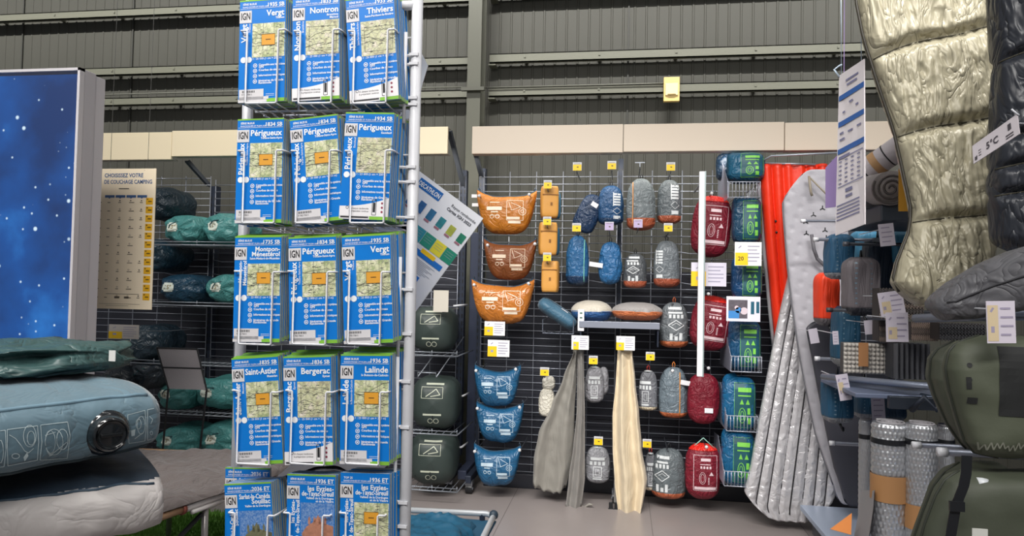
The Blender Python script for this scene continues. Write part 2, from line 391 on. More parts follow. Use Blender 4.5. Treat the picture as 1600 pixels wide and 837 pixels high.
# ================================================================== MAP RACK
YM = 1.455   # plane of the wire pockets
rows = [  # left/right wire x per pocket, top y, bottom y
 ([(384.6, 433.6), (467.6, 519), (552.6, 604.5)], 47, 161),
 ([(380, 430), (463, 514), (548, 601)], 235, 348),
 ([(374, 425), (458, 510), (544.5, 594.7)], 424, 537.7),
 ([(371, 422), (454.7, 508), (541, 593)], 611, 725),
 ([(365, 417), (451.4, 503), (539, 589)], 803, 916)]
rk = thing('map_rack', 'white wire display stand holding rows of folded hiking maps', 'display rack', (0, 0, 0))
PR = P(652, 20, YM+.05); ptop = P(655, -60, YM+.05).z+.1
xp = (PR.x+P(636, 700, YM+.05).x)/2
f = MB(); f.tube([(xp, YM+.05, 0.04), (xp, YM+.05, ptop)], .0125, 12); f.build('post', mat('C9CACF', .35), rk, smooth=True)
xl = P(387, 175, YM+.1).x
f = MB(); f.tube([(xl, YM+.1, 0.04), (xl, YM+.1, ptop)], .0125, 12); f.build('post', mat('A9AAAF', .35), rk, smooth=True)
xt = xp-.022
f = MB()
for ya, yb in ((40, 185), (400, 560), (560, 960)):
    f.tube([(xt, YM+.04, P(630, ya, YM).z), (xt, YM+.04, P(630, yb, YM).z)], .004, 8)
f.build('side_wire', wirew, rk, smooth=True)
f = MB()
for y in (88, 102, 155, 165, 262, 285, 340, 452, 521, 595, 666, 783, 820):
    z = P(640, y, YM+.05).z; f.tube([(xt-.012, YM+.04, z), (xp-.002, YM+.05, z)], .0035, 6); f.box((xp-.002, YM+.045, z), (.02, .02, .006))
f.build('rung', wirew, rk)
f = MB(); f.tube([(xl-.05, YM+.35, .03), (xl, YM+.1, .03), (xp, YM+.05, .03), (xp+.05, YM+.35, .03)], .014, 8); f.tube([(xl, YM+.1, .03), (xl, YM+.5, .03)], .014, 8); f.tube([(xp, YM+.05, .03), (xp, YM+.5, .03)], .014, 8); f.build('base', wirew, rk, smooth=True)
f = MB()
zc_ = P(632, 9, YM+.05).z; f.tube([(xt-.02, YM+.05, zc_), (xp, YM+.05, zc_)], .011, 8)
for z in (.35, ptop-.1): f.tube([(xl, YM+.1, z), (xp, YM+.1, z)], .008, 8); 
f.build('cross_bar', wirew, rk, smooth=True)
DEP = .075
for pk, yt, yb in rows:
    f = MB(); X = [(P(a, (yt+yb)/2, YM).x, P(b, (yt+yb)/2, YM).x) for a, b in pk]
    zt = [P((a+b)/2, yt, YM).z for a, b in pk]; zb = [P((a+b)/2, yb, YM).z for a, b in pk]
    r = .0023
    for i, (a, b) in enumerate(X):
        w_ = .016
        f.tube([(a-w_, YM+DEP, zt[i]), (a-w_, YM+.012, zt[i]), (a-w_+.002, YM, zt[i]), (a-.002, YM, zt[i]), (a, YM, zt[i]-.002), (a, YM, zb[i]+.002), (a+.003, YM, zb[i]), (b-.003, YM, zb[i]), (b, YM, zb[i]+.002), (b, YM, zt[i]-.002), (b+.002, YM, zt[i]), (b+w_-.002, YM, zt[i]), (b+w_, YM+.012, zt[i]), (b+w_, YM+DEP, zt[i])], r, 6)
        for k in range(4):
            x = a+(b-a)*k/3; f.tube([(x, YM+.001, zb[i]-.001), (x, YM+DEP+.02, zb[i]-.004)], .0016, 5)
        f.tube([(a-w_, YM+DEP, zb[i]), (b+w_, YM+DEP, zb[i])], r, 5); f.tube([(a-w_, YM+DEP, zb[i]), (a-w_, YM+DEP, zt[i])], r, 5); f.tube([(b+w_, YM+DEP, zb[i]), (b+w_, YM+DEP, zt[i])], r, 5)
        # rear pockets of the other side, seen through
        f.tube([(a-.005, YM+DEP+.02, zb[i]-.004), (a-.005, YM+.19, zb[i]-.006), (a-.005, YM+.19, zb[i]+.02), (b+.005, YM+.19, zb[i]+.02), (b+.005, YM+.19, zb[i]-.006), (b+.005, YM+DEP+.02, zb[i]-.004)], r, 5)
        f.tube([(a+.02, YM+DEP+.02, zb[i]-.004), (a+.02, YM+.19, zb[i]-.006)], .0016, 5); f.tube([(b-.02, YM+DEP+.02, zb[i]-.004), (b-.02, YM+.19, zb[i]-.006)], .0016, 5)
    f.tube([(X[0][0]-.016, YM+DEP, zt[0]), (xp, YM+DEP-.02, zt[2])], r, 5); f.tube([(X[0][0]-.016, YM+DEP, zb[0]), (xp, YM+DEP-.02, zb[2])], r, 5)
    f.build('wire_pocket', wirew, rk, smooth=True)

# ---- folded maps
mapblue = mat('0476CE', .32, 0, 0, 40, .04, 30); mapdark = mat('0F6FB8', .32); green = mat('7EB83A', .5); pagem = mat('B9BBA0', .7, 0, .3, 200, .25, 160, stretch=(1, 8, .3))
boxgrey = mat('D2D0D2', .45); orange_sq = mat('D99A30', .5)
def mapmat(name, base, c2):
    m = bpy.data.materials.new(name); m.use_nodes = True; nt = m.node_tree; N = nt.nodes; L = nt.links; b = N['Principled BSDF']; b.inputs['Roughness'].default_value = .5
    tc = N.new('ShaderNodeTexCoord'); n = N.new('ShaderNodeTexNoise'); n.inputs['Scale'].default_value = 70; n.inputs['Detail'].default_value = 6; L.new(tc.outputs['Object'], n.inputs['Vector'])
    cr = N.new('ShaderNodeValToRGB'); L.new(n.outputs[0], cr.inputs[0]); E = cr.color_ramp.elements
    E[0].position = .36; E[0].color = lin(c2); E[1].position = .6; E[1].color = lin(base); e = E.new(.47); e.color = lin('C9CBA2'); e = E.new(.72); e.color = lin('E7DDD0')
    v = N.new('ShaderNodeTexVoronoi'); v.feature = 'DISTANCE_TO_EDGE'; v.inputs['Scale'].default_value = 95; L.new(tc.outputs['Object'], v.inputs['Vector'])
    g = N.new('ShaderNodeMath'); g.operation = 'LESS_THAN'; g.inputs[1].default_value = .045; L.new(v.outputs['Distance'], g.inputs[0])
    mx = N.new('ShaderNodeMix'); mx.data_type = 'RGBA'; L.new(cr.outputs[0], mx.inputs['A']); mx.inputs['B'].default_value = lin('7E8078')
    mu = N.new('ShaderNodeMath'); mu.operation = 'MULTIPLY'; mu.inputs[1].default_value = .6; L.new(g.outputs[0], mu.inputs[0]); L.new(mu.outputs[0], mx.inputs['Factor']); L.new(mx.outputs['Result'], b.inputs['Base Color'])
    return m
mapsA = mapmat('map_picture_green', 'D6D8B4', '9CAA78'); mapsB = mapmat('map_picture_plain', 'CCC6AE', 'A8A284')
skyp = bpy.data.materials.new('printed_sky'); skyp.use_nodes = True
_b = skyp.node_tree.nodes['Principled BSDF']; _n = skyp.node_tree.nodes.new('ShaderNodeTexNoise'); _n.inputs['Scale'].default_value = 25; _c = skyp.node_tree.nodes.new('ShaderNodeValToRGB')
_c.color_ramp.elements[0].color = lin('3F74B8'); _c.color_ramp.elements[1].color = lin('A8C0DC'); _c.color_ramp.elements[0].position = .4; skyp.node_tree.links.new(_n.outputs[0], _c.inputs[0]); skyp.node_tree.links.new(_c.outputs[0], _b.inputs['Base Color'])
MW, MH, MT = .110, .234, .0055
def leaf_body(parent, curl=0, name='folded_sheets'):
    f = MB()
    for k in range(5): f.box((.0006*(k % 2), MT*(k-2)/5, MH/2), (MW-.0008, MT/5*.8, MH-.001))
    f.build(name, pagem, parent)
class Cover:
    def __init__(s, t, kind):
        s.t = t; s.kind = kind
        f = MB(); f.box((0, -MT/2-.0009, MH/2), (MW, .0006, MH)); f.box((0, MT/2+.0003, MH/2), (MW, .0004, MH)); s.o = f.build('cover', mapblue, t)
        s.y = -MT/2-.0014
    def ink(s, lay=0): return Ink(flat(s.y-.0002*lay))
def fold_map(loc, tilt, lean, title, num, kind, label, sub=None, sub2=None, yaw=0, group=None, title2=None):
    t = thing('folded_map', label, 'map', loc, (lean, tilt, yaw), group or 'folded maps in the white wire rack')
    leaf_body(t); c = Cover(t, kind); L_, R_ = -MW/2, MW/2; top = MH
    X = lambda u: L_+MW*u
    Z = lambda v: MH*(1-v)
    i = c.ink(0); g = c.ink(1)
    if kind != 'top': 
        gi = c.ink(0); gi.rect(L_, Z(.014), R_, top); gi.build('green_strip', green, t)
    # header line
    wi = c.ink(2); wi.rect(X(.02), Z(.088), X(.98), Z(.085))
    wi.text('SÉRIE BLEUE' if kind != 'top' else 'TOP 25', X(.07), Z(.052), .0062, bold=True); wi.text('RANDONNÉE ET PLEIN AIR', X(.07), Z(.078), .0050)
    wi.text(num, X(.97), Z(.076), .0125, 'r', True)
    ty = .175
    if title2:
        wi.text(title, X(.97), Z(.145), .0145, 'r', True, maxw=MW*.66); wi.text(title2, X(.97), Z(.192), .0145, 'r', True, maxw=MW*.66); sy = .222
    else: wi.text(title, X(.97), Z(.165), .0185, 'r', True, maxw=MW*.68); sy = .198
    if sub: wi.text(sub, X(.97), Z(sy), .0066, 'r', True, maxw=MW*.66)
    if sub2: wi.text(sub2, X(.97), Z(sy+.026), .0066, 'r', True, maxw=MW*.66)
    # spine title
    wi.text(title, X(.165), Z(.235), .0185 if not title2 else .012, 'r', True, R(90), maxw=MH*.3)
    if title2: wi.text(title2, X(.265), Z(.235), .012, 'r', True, R(90), maxw=MH*.3)
    elif sub: wi.text(sub, X(.245), Z(.235), .0066, 'r', False, R(90), maxw=MH*.22)
    # scale badges
    wi.disc(X(.10), Z(.585), .0068, 14); wi.disc(X(.225), Z(.585), .0068, 14)
    wi.text('1 : 25 000 (1 cm = 250 m)', X(.31), Z(.588), .0066, maxw=MW*.62)
    for k, (s1, s2) in enumerate((('Compatible avec le système', 'GPS'), ('Courbes de niveau', None), ('Informations touristiques', None), ('Itinéraires de Grande', 'Randonnée'))):
        v = .645+k*.051; wi.ring(X(.36), Z(v), .0042, .0014, 12); wi.rect(X(.345), Z(v+.006), X(.375), Z(v-.006)); wi.text(s1, X(.44), Z(v+.004), .0068, bold=True, maxw=MW*.56)
        if s2: wi.text(s2, X(.44), Z(v+.025), .0068, bold=True, maxw=MW*.5)
    if kind in ('orange', 'plain0'):
        pass
    bi = c.ink(3)
    gm = c.ink(2)
    if kind in ('plain', 'swoosh'):
        pts = [(X(0), Z(.862)), (X(.0), Z(.968)), (X(1), Z(.968)), (X(1), Z(.80))]; n = 10
        for k in range(n):
            a, b = k/n, (k+1)/n; h = lambda u: .878-.085*u**2.2
            gm.face([(X(a), Z(.968)), (X(b), Z(.968)), (X(b), Z(h(b))), (X(a), Z(h(a)))])
        bi.frame(X(.67), Z(.955), X(.75), Z(.815), .0012); bi.rect(X(.685), Z(.93), X(.735), Z(.84)); bi.ring(X(.16), Z(.89), .003, .001, 10)
        bi.text('À chaque randonnée', X(.2), Z(.905), .0056, maxw=MW*.4); bi.text('la préparation continue', X(.2), Z(.93), .0056, maxw=MW*.4)
        ri = c.ink(3); [ri.disc(X(.87), Z(.845+.04*k), .0026) for k in range(3)]; ri.build('dots', mat('8A3048', .5), t)
        bi.rect(X(.03), Z(.985), X(.6), Z(.972)); 
    else:
        gm.rect(X(.02), Z(.972), X(.55), Z(.872)); gm.rect(X(.02), Z(.972), X(.66), Z(.945))
        for k in range(16):
            x = X(.09+k*.017); bi.rect(x, Z(.905), x+.0008+.0006*(k % 3 == 0), Z(.885))
        bi.text('9 782 758 5', X(.08), Z(.93), .0050)
        wi.rect(X(.60), Z(.925), X(.78), Z(.922)); wi.rect(X(.60), Z(.94), X(.78), Z(.937))
    gg = c.ink(1); gg.rect(X(.62), Z(.998), X(1), Z(.965)); gg.build('green_corner', green, t)
    wg = c.ink(1); wg.rect(X(0), Z(.998), X(.62), Z(.968)); wg.build('footer', boxgrey, t)
    gm.build('white_panel', boxgrey if kind not in ('plain', 'swoosh') else mat('E6E4E6', .45), t)
    wi.build('white_lettering', whiteink, t)
    # title block tint, map picture, IGN box
    ib = c.ink(2); ib.rect(X(.0), Z(.225), X(.265), Z(.105)); ib.build('logo_square', boxgrey, t)
    bi.text('IGN', X(.035), Z(.192), .0225, bold=True, maxw=MW*.20)
    ztop, zbot = .235, .565
    if title2: ztop = .262
    pi_ = c.ink(1)
    if kind in ('castle', 'village'):
        pi_.rect(X(.29), Z(.62), X(.985), Z(.255)); pi_.build('sky_picture', skyp, t)
        hi = c.ink(2); hi.face([(X(.29), Z(.9)), (X(.985), Z(.9)), (X(.985), Z(.6)), (X(.6), Z(.56)), (X(.29), Z(.6))]); hi.build('meadow_picture', mat('6F8F3C' if kind == 'castle' else '65754A', .5, 0, 0, 1, .5, 60), t)
        ci = c.ink(3); rnd = random.Random(3)
        base = [(X(.33), Z(.6)), (X(.33), Z(.53)), (X(.42), Z(.47)), (X(.55), Z(.43)), (X(.62), Z(.39)), (X(.66), Z(.36)), (X(.7), Z(.42)), (X(.8), Z(.44)), (X(.97), Z(.46)), (X(.97), Z(.6))]
        ci.face(base)
        for k in range(4): x = X(.45+.11*k); ci.face([(x, Z(.45)), (x+.005, Z(.45)), (x+.005, Z(.40)), (x+.0025, Z(.375)), (x, Z(.40))])
        ci.build('castle_picture', mat('B07A62' if kind == 'castle' else '6A6A50', .6, 0, 0, 1, .5, 120), t)
    else:
        pi_.rect(X(.285), Z(zbot), X(.985), Z(ztop)); pi_.build('map_picture', mapsB if kind in ('plain',) else mapsA, t)
        li = c.ink(2); rnd = random.Random(hash_(title+label))
        if kind == 'plain': li.frame(X(.36), Z(zbot-.04), X(.93), Z(ztop+.06), .0008)
        else:
            for k in range(1, 3): x = X(.285+.7*k/3); li.rect(x, Z(zbot), x+.0007, Z(ztop)); z = Z(ztop+(zbot-ztop)*k/3); li.rect(X(.285), z, X(.985), z+.0007)
        for k in range(3):
            x, z = X(.285), Z(rnd.uniform(ztop+.05, zbot-.05)); pts = [(x, z)]
            while x < X(.96): x += .008; z = min(max(z+rnd.uniform(-.006, .006), Z(zbot)+.002), Z(ztop)-.002); pts.append((x, z))
            li.line(pts, .0009, 1)
        for k in range(26): x, z = X(rnd.uniform(.3, .88)), Z(rnd.uniform(ztop+.02, zbot-.02)); li.rect(x, z, x+rnd.uniform(.003, .009), z+.0012)
        li.build('map_lines', mat('55564E', .6), t)
        if kind in ('orange', 'top'):
            oi = c.ink(3); oi.rect(X(.49), Z(.45), X(.78), Z(.345)); oi.build('sheet_area', orange_sq, t)
            bi2 = c.ink(4); bi2.frame(X(.49), Z(.45), X(.78), Z(.345), .0007); bi2.rect(X(.58), Z(.40), X(.69), Z(.392)); bi2.build('sheet_outline', mat('5A3E14', .6), t)
    bi.build('black_lettering', blackink, t)
    return t
def hash_(s):
    h = 7
    for ch in s: h = (h*31+ord(ch)) % 99991
    return h
ORD = ['top', 'second', 'third', 'fourth', 'bottom']; CN = ['left', 'middle', 'right']
maps = [  # row, col, top-left, top-right, bottom-left, bottom-right, title, number, kind, sub, sub2
 (0, 0, (372.7, -3), (448, -3), (372, 162), (447, 160), 'Vergt', '1935 SB', 'orange', 'Thenon', None),
 (0, 1, (455, -4), (532, -6), (456, 159), (533, 157), 'Nontron', '1833 SB', 'plain', 'Brantôme', 'Mareuil'),
 (0, 2, (538.5, -4), (616, -6), (548, 160), (624, 160), 'Thiviers', '1933 SB', 'plain', 'Saint-Pardoux-la-Rivière', None),
 (1, 0, (370, 185), (444, 184.6), (369, 348), (440, 351), 'Périgueux', '1834 SB', 'orange', 'Tocane-Saint-Apre', None),
 (1, 1, (451, 188), (527, 183), (462, 348), (537, 348), 'Périgueux', '1834 SB', 'orange', 'Tocane-Saint-Apre', None),
 (1, 2, (539.5, 179), (616, 181), (531, 342), (606, 346), 'Périgueux', '1934 SB', 'plain', 'Excideuil', None),
 (2, 0, (366, 374), (440, 374), (365, 534), (438, 536), 'Montpon-', '1735 SB', 'orange', 'Saint-Médard-de-Mussidan', None),
 (2, 1, (449, 374), (525.7, 374), (453, 537), (529, 538), 'Périgueux', '1834 SB', 'orange', 'Tocane-Saint-Apre', None),
 (2, 2, (532, 374), (611, 374), (538, 537), (616, 537), 'Vergt', '1935 SB', 'orange', 'Thenon', None),
 (3, 0, (360, 566), (435, 565), (370, 727), (444, 724), 'Saint-Astier', '1835 SB', 'orange', 'Mussidan', None),
 (3, 1, (441, 565), (518, 566), (446, 726), (522, 727), 'Bergerac', '1836 SB', 'plain', 'Eymet', None),
 (3, 2, (531.6, 561.5), (609, 561.5), (531.6, 726), (609, 726), 'Lalinde', '1936 SB', 'orange', 'le Buisson-de-Cadouin', None),
 (4, 0, (348.6, 761), (424, 761), (358, 925), (436, 925), 'Sarlat-la-Canéda', '2036 ET', 'village', 'Vallée de la Dordogne', None),
 (4, 1, (448, 748.6), (523.6, 748.6), (448, 914), (523, 914), 'les Eyzies-', '1936 ET', 'castle', 'Vallées de la Dordogne', 'et de la Vézère'),
 (4, 2, (531, 748.6), (609, 750), (531, 914), (609, 914), 'les Eyzies-', '1936 ET', 'top', 'Vallées de la Dordogne', 'et de la Vézère')]
T2 = {'Montpon-': 'Ménestérol', 'Sarlat-la-Canéda': 'Souillac', 'les Eyzies-': 'de-Tayac-Sireuil'}
NBACK = {(0, 0): 6, (0, 1): 7, (0, 2): 8, (1, 0): 6, (1, 1): 6, (1, 2): 9, (2, 0): 6, (2, 1): 5, (2, 2): 9, (3, 0): 7, (3, 1): 8, (3, 2): 9, (4, 0): 8, (4, 1): 5, (4, 2): 8}
YC = YM+.009
for (r_, c_, tl, tr, bl, br, ti_, nu_, kd, sb, sb2) in maps:
    pt = (P(*tl, YC)+P(*tr, YC))/2; pb = (P(*bl, YC)+P(*br, YC))/2
    tilt = math.atan2(pt.x-pb.x, pt.z-pb.z)
    if kd == 'castle': desc = 'with castle photo'
    elif kd == 'village': desc = 'with village photo'
    elif kd == 'plain': desc = 'with plain beige picture'
    else: desc = 'with orange square'
    lab = '%s map, front of %s pocket, %s row, %s' % (ti_.rstrip('-')+(' '+T2[ti_] if ti_ in T2 else ''), CN[c_], ORD[r_], desc)
    loc = Vector((pb.x, YC, pb.z+.001)); lean = R(-1.5)
    fold_map(loc, tilt, lean, ti_, nu_, kd, lab, sb, sb2, title2=T2.get(ti_))
    # the stack behind
    rnd = random.Random(r_*7+c_)
    n = NBACK[(r_, c_)]; base = None
    for k in range(n):
        dx = (.0015+.0006*rnd.random())*(k+1) if c_ == 2 else .0012*(k+1)+rnd.uniform(-.001, .001)
        if c_ < 2: dx = min(dx, .006)
        dz = rnd.uniform(-.001, .002)+(.0012*(k+1) if r_ in (2, 3) else -.0006*k)
        l2 = loc+Vector((dx, .0069*(k+1), dz))
        if base is None:
            base = thing('folded_map', '', 'map', l2, (lean, tilt, 0), 'maps stacked behind the front map, %s pocket of the %s row' % (CN[c_], ORD[r_]))
            leaf_body(base); f = MB(); f.box((0, -MT/2-.0009, MH/2), (MW, .0006, MH)); f.box((0, MT/2+.0003, MH/2), (MW, .0004, MH)); cv = f.build('cover', mapblue, base)
            if r_ < 4:
                i = Ink(flat(-MT/2-.0014)); i.rect(-MW/2, MH*.978, MW/2, MH); i.rect(MW*.12, 0, MW/2, MH*.035); i.build('green_strip', green, base)
            i = Ink(flat(-MT/2-.0015)); i.text(nu_, MW*.47, MH*.924, .0125, 'r', True); i.rect(-MW/2, MH*.775, -MW*.235, MH*.895); i.build('white_lettering', boxgrey, base)
            o = base; CHILD[base] = [x for x in COL.objects if x.parent == base]
        else: o = copy_tree(base)
        o.location = l2; o.rotation_euler = (lean, tilt+rnd.uniform(-.006, .006), rnd.uniform(-.01, .01))
        o['label'] = 'map stacked behind the front map in the %s pocket of the %s row' % (CN[c_], ORD[r_])
# map standing proud behind the bottom-left one
pt = (P(352, 733, YM+.085)+P(425, 729, YM+.085))/2
m_ = fold_map(Vector((pt.x+.004, YM+.088, pt.z-MH)), 0.0, R(-1), 'Sarlat-la-Canéda', '2036 ET', 'village', 'raised Sarlat-la-Canéda Souillac map poking up behind the stack in the bottom left pocket', 'Vallée de la Dordogne', None, title2='Souillac')
m_.rotation_euler[1] = R(-2)
# leftover brochures seen between the rows at the back of the stand
for (xa, ya, xb, yb, c1, lab) in ((424, 168, 470, 186, '4E7A3A', 'green brochure lying flat at the back of the rack above the second row'),):
    pass
# map-range poster clipped to the post
TL, TR, BR = P(655, 267, 1.66), P(755, 341, 1.66), P(655, 511, 1.66)
ux = (TR-TL); PW = ux.length; ang = math.atan2(-ux.z, ux.x); uz = (BR-TR).length
PWW, PHH = PW*1.03, uz
o_ = thing('price_poster', 'tilted white poster about hiking maps tied to the rack post', 'poster', TL-Vector((ux.x*.03, 0, ux.z*.03)), (0, ang, 0))
f = MB(); f.box((PWW/2, .0015, -PHH/2), (PWW, .003, PHH)); f.build('sheet', mat('E4E6EC', .4), o_)
def pin(y=0): return Ink(lambda x, z: Vector((x*PWW, -.0006-y*.0004, -z*PHH)))
i = pin(); i.rect(.10, .03, .44, .105); i.build('logo_block', mat('1565B0', .5), o_)
i = pin(1); i.mb = MB(); j = Ink(lambda x, z: Vector((x, -.0012, z))); j.text('DECATHLON', .27*PWW, -.088*PHH, .05*PHH*1.05, 'c', True, maxw=PWW*.31)
j.build('white_lettering', whiteink, o_)
j = Ink(lambda x, z: Vector((x, -.0012, z))); j.text('Rayon randonnée', .96*PWW, -.075*PHH, .034*PHH, 'r', maxw=PWW*.42); j.text('Cartes IGN 2023', .93*PWW, -.115*PHH, .034*PHH, 'r', True, maxw=PWW*.36); j.build('black_lettering', mat('4A4C55', .5), o_)
cols = ['2E86D6', '2E86D6', '1E6FC4', '2E8FA0', '2A8F7A', 'E3D83A', '1F8A70']
for k in range(6):
    x = .08+k*.155; c_ = cols[k+1]
    i = pin(1); i.rect(x, .35-.0*k, x+.15, .46); i.build('chart_cell', mat(c_, .5), o_)
    i = pin(1); i.rect(x+.03, .17+.005*k, x+.115, .27); i.build('cover_thumbnail', mat(('2F5F95', '2F5F95', '2F6F9A', '2A7F8A', 'A9B04A', '1F7A60')[k], .5, 0, 0, 1, .5, 50), o_)
    i = pin(2); i.rect(x+.03, .275, x+.1, .29); i.build('price_mark', mat('A06A78', .5), o_)
i = pin(1); i.rect(.02, .40, .46, .46); i.rect(.52, .50, .95, .545); i.rect(.55, .68, .8, .80); i.rect(.0, .62, .2, .72); i.build('blue_block', mat('1C72C8', .5), o_)
i = pin(1); i.rect(.15, .80, .80, .845); i.rect(.48, .90, .72, .99); i.build('green_block', mat('14806A', .5), o_)
i = pin(2); i.rect(.62, .475, .82, .51); i.rect(.48, .775, .68, .805); i.build('yellow_block', yellow, o_)
i = pin(1); i.rect(.22, .53, .48, .78); i.build('photo_collage', mat('4A7FA8', .5, 0, 0, 1, .9, 90), o_)
i = pin(2)
for k in range(9): i.rect(.52, .565+.012*k, .9-.05*(k % 3), .568+.012*k)
for k in range(6): i.rect(.3, .69+.018*k, .5, .693+.018*k); i.rect(.2, .86+.018*k, .44, .863+.018*k)
for k in range(6):
    for q in range(3): i.rect(.1+k*.155, .375+.02*q, .2+k*.155, .378+.02*q)
i.build('small_print', mat('8F98A8', .5), o_)
f = MB(); f.tube([(.01, -.002, -.012), (.02, -.05, .01), (-.0, -.14, .02), (-.02, -.15, .01)], .0012, 5); f.ring = None; f.build('tie', white, o_)
# small white tag and round hanger behind the post at the top
t = thing('plastic_sleeve', 'crumpled clear plastic sleeve with a green card behind the rack post', 'sleeve', P(640, 150, 1.62))
f = MB(); pts = [(-.035, .10), (.04, .125), (.062, .09), (.045, .04), (.02, -.06), (-.03, -.075)]; f.prism([(x*.7, z*.8) for x, z in pts], 0, .003); f.build('sleeve', mat('C8CCD2', .25), t)
f = MB(); f.prism([(-.03, .075), (.008, .075), (.002, .03), (-.03, .02)], -.002, -.0005); f.build('card', mat('1F7A60', .5), t)
# ================================================================== CENTRE WALL PRODUCTS
YB = 4.78
def smooth_noise(p, k, s=0): return noise.noise(Vector((p[0]*k+s, p[1]*k+3.3*s, p[2]*k-s)))
HOOKN = [0]
def hook(px, py, ytip, label, y=4.60, price='yellow', drop=True, size=(13, 13), ball=False, length=None):
    """rod from the wire grid forward, price holder on its tip"""
    p = P(px, py, y); cx, zb, w_, h_ = Bx(px-size[0]/2, py-size[1]/2, px+size[0]/2, py+size[1]/2, y)
    t = thing('display_hook', label, 'hook', (p.x, y, p.z-h_/2-.012), group='display hooks on the wire grid')
    f = MB(); L_ = YG-.008-y; f.tube([(0, .004, .0), (0, .012, -.002), (0, L_-.02, .004), (0, L_, .010)], .0035, 7); f.tube([(0, .0, 0), (0, 0, .012)], .003, 6)
    f.build('rod', mat('5A5F68', .3, .6), t, smooth=True)
    if ball:
        f = MB(); f.sphere((0, -.002, .002), .011, 10); f.build('tip_cap', mat('D9DADC', .3), t, smooth=True)
    if price:
        f = MB(); f.box((0, -.003, .012+h_/2), (w_, .004, h_)); f.build('price_holder', mat('C9CACF', .3), t, bevel=.001)
        i = Ink(flat(-.0056)); i.rect(-w_/2+.002, .012, w_/2-.002, .012+h_*(.72 if price == 'yellow' else .9)); i.build('price_label', yellow if price == 'yellow' else mat('B9A9CC', .5), t)
        i = Ink(flat(-.0062)); i.rect(-w_*.05, .012+h_*.35, w_*.15, .012+h_*.48); i.rect(-w_*.35, .012+h_*.78, w_*.35, .012+h_*.82); i.build('price_print', mat('5B4A20', .5), t)
    return t
def sack_mesh(w_, d, h, t0=0, t1=1, seed=0, p=4.5, wr=.03, bottomflat=False, nu=72, nv=56, pinch=.0, lean=0, gather=.5, bulge=0):
    def fn(u, v):
        t = t0+(t1-t0)*v; th = 2*math.pi*u
        q = abs(2*t-1); pp = p*(2.2 if (bottomflat and t < .5) else 1)
        r = max(.0, 1-q**pp)**(1/2.2)
        r = max(r, .04)
        r *= 1-pinch*max(0, (t-.45)/.55)**1.6+bulge*math.sin(math.pi*t)
        c, s = math.cos(th), math.sin(th)
        endw = max(0, (q-.55)/.45)
        k = 9+seed % 4
        wob = wr*(gather*endw*math.sin(k*th+seed+2*math.sin(3*t))+.9*noise.noise(Vector((c*1.6+seed, s*1.6, t*3.2)))+.5*noise.noise(Vector((c*4+seed, s*4, t*7)))+.55*(1-2.6*abs(noise.noise(Vector((c*2.6+seed, s*2.6, t*4.5)))))*(.4+endw)+.25*(1-2.6*abs(noise.noise(Vector((c*6+seed, s*6, t*9))))))
        rr = r*(1+wob*2)
        x = w_/2*rr*spow(c, .86); y = d/2*rr*spow(s, .86)
        return Vector((x+lean*(t-.5)*h, y, h*t+wob*h*.12*endw))
    m = MB(); m.grid(fn, nu, nv, True, True); return m
